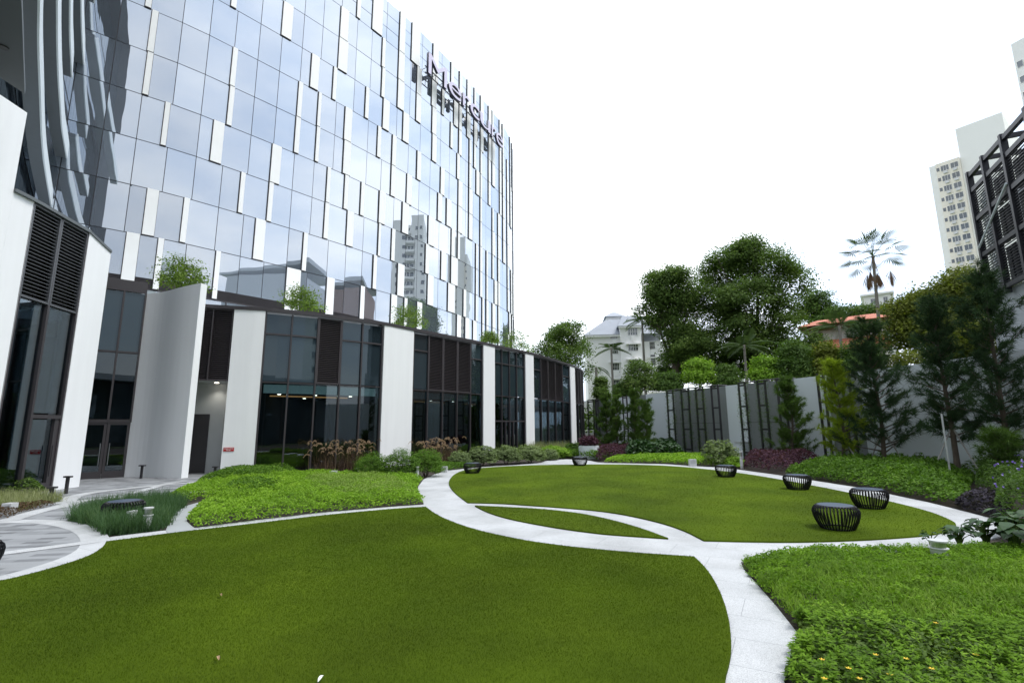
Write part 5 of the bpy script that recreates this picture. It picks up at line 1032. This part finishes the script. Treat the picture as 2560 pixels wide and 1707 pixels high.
# palms
def palm(label, x, yc, ybot, r, R, nf, mat='palm', trunk=.16, droop=.8, cat='palm tree', name='palm_tree', fan=False):
    c = AT(x, yc, r); b = AT(x+(ybot-yc)*.05, ybot, r); t = thing(name, (b[0], b[1], 0), label, cat, 'palms beyond the grey wall'); mb = MB(); mb.tube([(b[0], b[1], 0), ((b[0]+c[0])/2, (b[1]+c[1])/2, c[2]*.5), c], [trunk*1.2, trunk, trunk*.75], 9); mb.build('trunk', M['barkg'], t)
    Vs = []; Vd = []
    for i in range(nf):
        a = i*2.39996; el = rnd.uniform(-.15, 1.15) if not fan else 1.45-2.35*(i/nf)
        d = np.array([math.cos(a)*math.cos(el), math.sin(a)*math.cos(el), math.sin(el)]); L = R*rnd.uniform(.85, 1.1)
        if fan:
            tip = np.array(c)+d*L*.60+np.array([0, 0, -.04*L]); out_ = Vs
            if i > nf*.82: tip = np.array(c)+np.array([math.cos(a), math.sin(a), 0])*R*rnd.uniform(.12, .5)+np.array([0, 0, -R*.62]); out_ = Vd
            s = np.array([-math.sin(a), math.cos(a), 0]); dn = d+np.array([0, 0, -.18]) if out_ is Vs else np.array([0, 0, -1.0])
            for k in range(15):
                th = (k/14-.5)*2.7; v = dn*math.cos(th)+s*math.sin(th)*(1 if out_ is Vs else .35); v /= np.linalg.norm(v); q = tip; LL = L*.50*(1 if out_ is Vs else 1.1); sid = np.cross(v, [0, 0, 1.]) if abs(v[2]) < .95 else np.array([1., 0, 0]); w_ = .052*R/3
                m_ = q+v*LL*.6; out_.append([q-sid*.01, m_-sid*w_, q+v*LL+np.array([0, 0, -.12*LL]), m_+sid*w_])
            out_.append([np.array(c)-s*.03, np.array(c)+s*.03, tip+s*.02, tip-s*.02])
        else:
            s = np.array([-math.sin(a), math.cos(a), 0])
            for k in range(30):
                u = .12+.88*k/29; q = np.array(c)+d*L*u+np.array([0, 0, -droop*L*u*u*.55]); ll = R*.26*math.sin(PI*(.15+.8*u))
                for sg in (-1, 1):
                    v = s*sg*.8+d*.45+np.array([0, 0, -.45]); v /= np.linalg.norm(v); Vs.append([q, q+v*ll*.5+d*.035, q+v*ll, q+v*ll*.5-d*.035])
    quads('fronds', np.array(Vs), M[mat], t)
    if Vd: quads('dead_fronds', np.array(Vd), M['deadpalm'], t)
palm('feathery palm in the centre of the white apartment front', 1528, 870, 985, 62, 2.5, 15); palm('small drooping palm at the left corner of the white apartment', 1490, 918, 985, 60, 1.8, 7, droop=1.5, trunk=.2)
palm('tall feathery palm at the right corner of the white apartment', 1605, 800, 960, 64, 2.9, 14, droop=1.1)
palm('tall fan palm with dead skirt standing above the red roofed house', 2182, 640, 880, 60, 3.0, 34, trunk=.17, name='fan_palm', fan=True)
palm('short dark palm in front of the red roofed house', 2098, 815, 905, 56, 3.0, 14); palm('short palm at the left foot of the tallest tree', 1860, 862, 940, 58, 3.2, 14)
# street lamp
g = AT(1722, 960, 52); tz = AT(1722, 915, 52)[2]; t = thing('street_lamp', (g[0], g[1], 0), 'slim white street lamp curving over the bright bush', 'street lamp'); mb = MB(); mb.tube([(g[0], g[1], 0), (g[0], g[1], tz-.6), (g[0]+.15, g[1], tz-.2), (g[0]+.5, g[1], tz)], .05, 8); mb.build('pole', M['wsteel'], t); mb = MB(); mb.obox((g[0]+.75, g[1]), (1, 0), .6, .16, tz-.05, tz+.05); mb.build('lamp_head', M['wsteel'], t)

# ------------------------------------------------------------------ far buildings
class Fac:
    def __init__(s, px, py, r, yaw=0.0):
        c = AT(px, py, r); s.c = c; a = math.atan2(c[0], c[1])+yaw; s.u = (math.cos(a), -math.sin(a)); s.n = (-math.sin(a), -math.cos(a))   # n towards camera
    def uz(s, x, y):
        d = ray(x, y); k = (s.c[0]*s.n[0]+s.c[1]*s.n[1])/(d[0]*s.n[0]+d[1]*s.n[1]); X, Y = d[0]*k, d[1]*k; return ((X-s.c[0])*s.u[0]+(Y-s.c[1])*s.u[1], EYE+d[2]*k)
    def p(s, u, d, z): return (s.c[0]+s.u[0]*u+s.n[0]*d, s.c[1]+s.u[1]*u+s.n[1]*d, z)
    def box(s, mb, u0, u1, z0, z1, d0, d1, m=0): mb.hexa([s.p(u0, d1, z0), s.p(u1, d1, z0), s.p(u1, d0, z0), s.p(u0, d0, z0), s.p(u0, d1, z1), s.p(u1, d1, z1), s.p(u1, d0, z1), s.p(u0, d0, z1)], m)
    def hip(s, mb, u0, u1, d0, d1, z0, z1, inu, ind, m=0):
        a = [s.p(u0, d1, z0), s.p(u1, d1, z0), s.p(u1, d0, z0), s.p(u0, d0, z0)]; b = [s.p(u0+inu, d1-ind, z1), s.p(u1-inu, d1-ind, z1), s.p(u1-inu, d0+ind, z1), s.p(u0+inu, d0+ind, z1)]
        mb.hexa(a+b, m)
def window(fac, par, u0, u1, z0, z1, d=0, nx=4, ny=2, name='window', ac=False, frame='aptw'):
    mb = MB(); fac.box(mb, u0, u1, z0, z1, d+.01, d+.04); w = mb.build(name, M['winD'], par)
    mb = MB(); t_ = (u1-u0)*.035
    for i in range(nx+1): x = u0+(u1-u0)*i/nx; fac.box(mb, x-t_/2, x+t_/2, z0, z1, d+.042, d+.10)
    for j in range(ny+1): z = z0+(z1-z0)*j/ny; fac.box(mb, u0, u1, z-t_/2, z+t_/2, d+.102, d+.13)
    f = mb.build('window_frame', M[frame], par); f.parent = w; f.matrix_parent_inverse = Matrix()
    return w
F = Fac(1540, 900, 95, rad(-6)); apt = thing('apartment_house', (F.c[0], F.c[1], 0), 'white five storey apartment block with grey hipped roofs and palms', 'building')
uL, zE = F.uz(1466, 839); uB0, zB0 = F.uz(1548, 820); uB1 = F.uz(1599, 820)[0]; uR = F.uz(1672, 850)[0]; zr = F.uz(1540, 792)[1]; zt1 = F.uz(1520, 782)[1]; zpk = F.uz(1541, 764)[1]; zW = F.uz(1640, 850)[1]
mb = MB(); F.box(mb, uL, uB0+.3, 0, zE, -12, 0); F.box(mb, uB0, uB1, 0, zB0, -12, 1.4); F.box(mb, uB1+.01, uR, 0, zW, -14, -1.2); mb.build('wall', M['aptw'], apt)
mb = MB(); F.box(mb, uL-.35, uB0-.02, zE-.4, zE, .01, .5); F.box(mb, uB0-.3, uB1+.3, zB0-.35, zB0, 1.41, 1.9); F.box(mb, uL-.02, uB0-.02, 0, 3, .02, .1); mb.build('cornice', M['aptw'], apt)
mb = MB(); F.hip(mb, uL-.6, uR, -12.6, .6, zE+.01, zr, 4.6, 3.2); F.hip(mb, uB0-.5, uB1+.5, -8, 2.0, zB0+.01, zB0+2.4, 1.2, 2.2); mb.build('roof', M['roofg'], apt)
uP = F.uz(1541, 764)[0]; uq0, uq1 = F.uz(1520, 783)[0], F.uz(1566, 783)[0]
mb = MB(); F.box(mb, uq0, uq1+1.8, zr-.6, zt1, -9.5, -3.6); mb.build('dormer_wall', M['aptw'], apt)
mb = MB(); F.hip(mb, uq0-.4, uq1+.2, -9.9, -3.2, zt1+.01, zpk, (uq1-uq0)/2-.1, 2.6); F.hip(mb, uq1-.3, uq1+4.2, -9, -4, zt1+.02, zpk-1.1, 1.5, 1.6); mb.build('upper_roof', M['roofg'], apt)
for x0, x1, y0, y1, dd_ in ((1567, 1591, 824, 841, 1.4), (1568, 1593, 861, 879, 1.4), (1570, 1596, 901, 920, 1.4), (1573, 1598, 945, 962, 1.4), (1525, 1544, 831, 846, 0), (1528, 1545, 868, 884, 0), (1532, 1548, 908, 925, 0), (1534, 1550, 950, 967, 0), (1629, 1642, 884, 911, -1.2), (1633, 1651, 936, 957, -1.2), (1626, 1640, 852, 870, -1.2)):
    F2 = Fac.__new__(Fac); u0, z1 = F.uz(x0, y0); u1, z0 = F.uz(x1, y1); window(F, apt, u0, u1, z0, z1, dd_)
    mb = MB(); F.box(mb, u0-.5, u1+.5, z0-1.75, z0-1.55, dd_+.01, dd_+.55); F.box(mb, (u0+u1)/2-.35, (u0+u1)/2+.35, z0-1.1, z0-.3, dd_+.02, dd_+.35); mb.build('ledge', M['aptw'], apt)
# red roofed house
F = Fac(2090, 860, 72, rad(8)); ho = thing('red_roofed_house', (F.c[0], F.c[1], 0), 'two storey house with red tiled roofs partly hidden by trees', 'house')
u0, zt = F.uz(2008, 822); u1, _ = F.uz(2222, 822); zm = F.uz(2050, 884)[1]; zm2 = F.uz(2050, 856)[1]; zr = F.uz(2090, 806)[1]
mb = MB(); F.box(mb, u0+.6, u1-.6, 0, zt, -8, 0); mb.build('wall', M['aptw'], ho)
mb = MB(); F.box(mb, u0-.2, u1+.2, zt-.5, zt, -8.4, .9); mb.build('eaves', M['brownw'], ho)
mb = MB(); F.hip(mb, u0-.5, u1+.5, -9, 1.5, zt+.01, zr+.9, 1.8, 3.6); mb.build('roof', M['roofr'], ho)
mb = MB(); F.hip(mb, u0-.3, u1+.3, .02, 2.6, zm, zm2, .5, 1.25); mb.build('lower_roof', M['roofr'], ho); mb = MB(); F.box(mb, u0-.1, u1+.1, zm-.4, zm-.01, .02, 2.5); mb.build('balcony_beam', M['brownw'], ho)
for x0, x1, y0, y1 in ((2032, 2058, 834, 852), (2120, 2135, 846, 858), (2165, 2185, 838, 855), (2036, 2050, 900, 915), (2090, 2104, 900, 915)):
    a, z1 = F.uz(x0, y0); b, z0 = F.uz(x1, y1); window(F, ho, a, b, z0, z1, 0, 2, 2, frame='brownw')
# pale house right of the fan palm
F = Fac(2185, 770, 120, 0); h2 = thing('white_house', (F.c[0], F.c[1], 0), 'pale white house with arched windows right of the fan palm trunk', 'house')
u0, zt = F.uz(2158, 742); u1, _ = F.uz(2228, 742); mb = MB(); F.box(mb, u0, u1, 0, zt, -10, 0); mb.build('wall', M['aptw'], h2); mb = MB(); F.box(mb, u0-.5, u1+.5, zt+.003, zt+.35, -10.5, .5); mb.build('parapet', M['aptw'], h2)
for x0, x1, y0, y1 in ((2176, 2190, 748, 760), (2208, 2220, 743, 756), (2178, 2192, 768, 778), (2210, 2222, 765, 778)):
    a, z1 = F.uz(x0, y0); b, z0 = F.uz(x1, y1); window(F, h2, a, b, z0, z1, 0, 2, 1)
# cream apartment tower
F = Fac(2390, 540, 175, rad(10)); ct = thing('apartment_tower', (F.c[0], F.c[1], 0), 'cream apartment tower with window columns and air conditioners at the right', 'building')
uA, zA = F.uz(2338, 412); uB, _ = F.uz(2400, 406); uC, zC = F.uz(2396, 352); uD, _ = F.uz(2432, 345); uE, zE = F.uz(2510, 318)
mb = MB(); F.box(mb, uA, uB, 0, zA, -18, 0); mb.build('wall', M['cream'], ct); mb = MB(); F.box(mb, uB+.02, uE, 0, zC+4, -22, -1.0); mb.build('side_block', M['cream2'], ct)
mb = MB(); F.box(mb, uA-1.5, uA-.01, 0, zA, -16, -.4); mb.build('stair_block', M['cream2'], ct)
nfl = 22; fh = 2.95
for i in range(nfl):
    z1 = zA-1.1-i*fh
    if z1 < 3: break
    for (x, w_, nx) in ((uB-4.1, 1.7, 3), (uB-2.0, 1.6, 2)):
        window(F, ct, x, x+w_, z1-1.5, z1, 0, nx, 1, frame='cream2')
    for ua_ in (uB-3.6, uB-1.6): mb = MB(); F.box(mb, ua_, ua_+.85, z1-2.35, z1-1.75, .02, .5); mb.build('air_conditioner', M['wsteel'], ct)
    mb = MB(); F.box(mb, uA+.1, uA+.7, z1-1.2, z1-.2, .01, .04); mb.build('small_window', M['winD'], ct)
# pale tower at the top right
F = Fac(2527, 250, 125, rad(20)); pt = thing('apartment_tower', (F.c[0], F.c[1], 0), 'pale high apartment tower cut off at the top right corner', 'building')
u0, zt = F.uz(2527, 112); mb = MB(); F.box(mb, u0, u0+7, 0, zt, -16, 0); F.box(mb, u0+7.01, u0+15, 0, zt-3, -16, -1.6); F.box(mb, u0+15.01, u0+24, 0, zt-1, -16, 0); mb.build('wall', M['cream2'], pt)
for i in range(30):
    z1 = zt-4-i*3.1
    if z1 < 4: break
    window(F, pt, u0+.3, u0+1.1, z1-1.2, z1, 0, 1, 1); window(F, pt, u0+4.2, u0+5.6, z1-1.3, z1, 0, 2, 1); window(F, pt, u0+18, u0+19, z1-1.3, z1, 0, 1, 1); window(F, pt, u0+21.5, u0+22.6, z1-1.3, z1, 0, 1, 1)
    window(F, pt, u0+7.6, u0+14.4, z1-1.8, z1+.1, -1.6, 6, 1)
    mb = MB(); F.box(mb, u0+7.2, u0+11.5+(i % 2)*2.6, z1-2.7, z1-1.85, -1.5, .5); mb.build('balcony', M['cream2'], pt)
# towers behind the viewer that the glass mirrors
def rtower(x, y, ang, w, d, h, lab, balc=False, wm='cream2'):
    t = thing('apartment_tower', (x, y, 0), lab, 'building'); F = Fac.__new__(Fac); F.c = (x, y, 0); F.u = (math.cos(ang), math.sin(ang)); F.n = (math.sin(ang), -math.cos(ang))
    mb = MB(); F.box(mb, -w/2, w/2, 0, h, -d, 0); mb.build('wall', M[wm], t); nf = int(h/3.1)
    for i in range(nf):
        z = i*3.1+1
        if balc:
            mb = MB(); mb.lathe((x+F.n[0]*1.0, y+F.n[1]*1.0, z), [(4.0, 0), (4.2, .1), (4.2, 1.1), (0, 1.1)], 20); mb.build('balcony', M['aptw'], t)
        for u in ((-w*.38, 2), (-2.6, 5.2), (w*.30, 2)): mb = MB(); F.box(mb, u[0], u[0]+u[1], z+.6, z+2.0, .01, .05); mb.build('window', M['winD'], t)
        
rtower(60, -34, rad(40)+PI, 22, 20, 46, 'apartment tower with round balconies behind the viewer, mirrored in the podium glass', True)
# dark louvred screen building at right
SB = Path([(22.9, 23.5), (22.47, 22.62), (21.72, 21.0), (20.94, 19.31), (20.1, 17.5), (19.2, 15.4), (18.6, 13.0)], .2)
scb = thing('screen_building', (24, 19, 0), 'dark steel louvred screen building rising behind the pines at right', 'building')
mb = MB(); cbox(mb, SB, .2, SB.L, 0, 7.85, -4, -.2, 0, step=2); mb.build('wall', M['screeng'], scb)
mb = MB(); cbox(mb, SB, 1.2, SB.L, 7.9, 12.9, -5, -1.3, 0, step=2); mb.build('inner_wall', M['screeng'], scb)
sp_ = [SB.s_near(22.47, 22.62), SB.s_near(21.72, 21.0), SB.s_near(20.94, 19.31), SB.s_near(20.1, 17.5), SB.s_near(19.2, 15.4)]
tops = [14.0, 14.0, 14.0, 14.0, 14.0]
for s, zt in zip(sp_, tops):
    mb = MB(); cbox(mb, SB, s-.09, s+.09, 7.6, zt+.1, -.12, .12); mb.build('post', M['screen'], scb)
    mb = MB(); cbox(mb, SB, s-.06, s+.06, zt-.12, zt+.08, -2.6, -.12); mb.build('roof_beam', M['screen'], scb)
for i in range(4):
    a, b = sp_[i], sp_[i+1]
    for z in (13.9, 13.1, 11.65, 9.85, 7.9):
        mb = MB(); cbox(mb, SB, a+.09, b-.09, z-.1, z+.1, -.08, .08); mb.build('beam', M['screen'], scb)
    mb = MB(); z = 7.95
    while z < 13.1: cbox(mb, SB, a+.09, b-.09, z, z+.022, -.03, .03, 0, step=3); z += .125
    mb.build('slat_screen', M['screen'], scb)
    mb = MB(); w_ = b-a
    for z0_, z1_ in ((8.0, 9.7), (9.95, 11.5), (11.75, 13.0)):
        for u0_, u1_ in ((.09, .42), (w_-.42, w_-.09)): mb = MB(); cbox(mb, SB, a+u0_, a+u1_, z0_, z1_, -.45, -.35); mb.build('inner_frame', M['screen'], scb)
    if i == 0:
        mb = MB()
        for k in range(22): zz = 8.0+k*.22; mb.tube([(*SB.at(a+.1, -.2), zz), (*SB.at(b-.1, -.2), min(zz+1.2, 13))], .03, 5)
        mb.build('diagonal_slats', M['gwall'], scb)
mb = MB(); mb.poly([(*SB.at(0.3, -.1), 14.12), (*SB.at(SB.L, -.1), 14.12), (*SB.at(SB.L, -8), 16.5), (*SB.at(.3, -3), 16.0)]) if False else mb.tube([(*SB.at(sp_[2], .0), 8.0), (*SB.at(SB.L, .4), 7.2)], .06, 6); mb.build('rail', M['gwall'], scb)
mb = MB(); mb.tube([(*SB.at(sp_[0]+.1, .15), 10.2), (*SB.at(sp_[2]-.0, .15), 11.9)], .05, 6); mb.build('brace', M['gwall'], scb)
mb = MB(); cbox(mb, SB, sp_[0]+.4, SB.L, 13.0, 14.6, -6, -2.2, 0, step=2); mb.build('roof_plant_room', M['screeng'], scb)
# far white wall, terrace and round planter in the gap at the end of the podium
F = Fac(1466, 1090, 62, 0); t = thing('white_terrace', (F.c[0], F.c[1], 0), 'small white terrace with planting seen in the gap left of the grey wall', 'terrace'); a, z1 = F.uz(1425, 1077); b, _ = F.uz(1494, 1077)
mb = MB(); F.box(mb, a-3, b+2, 0, z1, -.3, 0); mb.build('wall', M['white'], t); mb = MB(); u, z2 = F.uz(1452, 1010); F.box(mb, u-2, b+1.6, z1+.6, z2+.6, -8, -4); mb.build('upper_wall', M['aptw'], t)
P = np.c_[rng.uniform(a-3, b+2, 1600), rng.uniform(-3, -.3, 1600)]; P3 = np.array([F.p(u, d, z1+.1+rng.random()*.7) for u, d in P]); quads('planting', leaves(P3, .22, .5), M['lf_shrub'], t)
g = G(1473, 1146); t = thing('round_planter', (*g, 0), 'round pale planter with purple plant at the wall end', 'planter'); mb = MB(); mb.lathe((*g, 0), [(.62, 0), (.66, .8), (.58, .8), (.58, .7), (0, .7)], 28); mb.build('pot', M['gwall'], t)
P, O = crown_pts([(g[0], g[1], 1.0, .6, .6, .4)], 1600, .1, 8, .3); quads('foliage', leaves(P, .14, .5), M['lf_purple'], t)

# dark glazed pavilion behind the viewer: what the podium glass mirrors
t = thing('garden_pavilion', (6, -17, 0), 'long dark glazed pavilion behind the viewer, mirrored in the podium glass', 'building')
VP = Path([(34, -4), (30, -12), (18, -17), (0, -19), (-16, -16), (-22, -10)], .5, 9)
mb = MB(); cbox(mb, VP, 0, VP.L, 0, 8.0, -1.0, -.3, 0, step=2); mb.build('wall', M['inner'], t); mb = MB(); cbox(mb, VP, 0, VP.L, 8.0, 8.7, -3.0, 1.8, 0, step=2); mb.build('roof', M['screeng'], t)
for k in range(12):
    a = VP.L*k/12; mb = MB(); cbox(mb, VP, a+.1, a+VP.L/12-.1, .1, 7.9, -.28, -.22, 0, step=1.5); mb.build('window_pane', M['pglass'], t)
    mb = MB(); cbox(mb, VP, a-.09, a+.09, 0, 8, -.28, -.1); mb.build('mullion', M['frame'], t)

# neighbours beyond the right-hand wall, outside the frame: the tower glass mirrors them
def block(x, y, ang, w, d, h, lab, wm):
    t = thing('office_building', (x, y, 0), lab, 'building'); F = Fac.__new__(Fac); F.c = (x, y, 0); F.u = (math.cos(ang), math.sin(ang)); F.n = (math.sin(ang), -math.cos(ang))
    mb = MB(); F.box(mb, -w/2, w/2, 0, h-3, -d, 0); mb.build('wall', M[wm], t)
    mb = MB(); mb.hexa([F.p(-w/2-1.5, 1.5, h-2.6), F.p(w/2+1.5, 1.5, h-1), F.p(w/2+1.5, -d, h-1), F.p(-w/2-1.5, -d, h-2.6), F.p(-w/2-1.5, 1.5, h-2.1), F.p(w/2+1.5, 1.5, h), F.p(w/2+1.5, -d, h), F.p(-w/2-1.5, -d, h-2.1)]); mb.build('roof', M['screeng'], t)
    n = int(w/1.6)
    for i in range(n):
        mb = MB(); u = -w/2+.3+i*(w-.6)/n; F.box(mb, u, u+.9, 2, h-4, .02, .10); mb.build('window_strip', M['winD'], t)
block(72, 12, rad(-80)-PI, 26, 16, 39, 'dark office block beyond the right wall mirrored in the lower tower glass', 'screeng')
block(70, 38, rad(-80)-PI, 15, 14, 36, 'grey office block with sloping roof beyond the right wall mirrored in the tower glass', 'brownw')
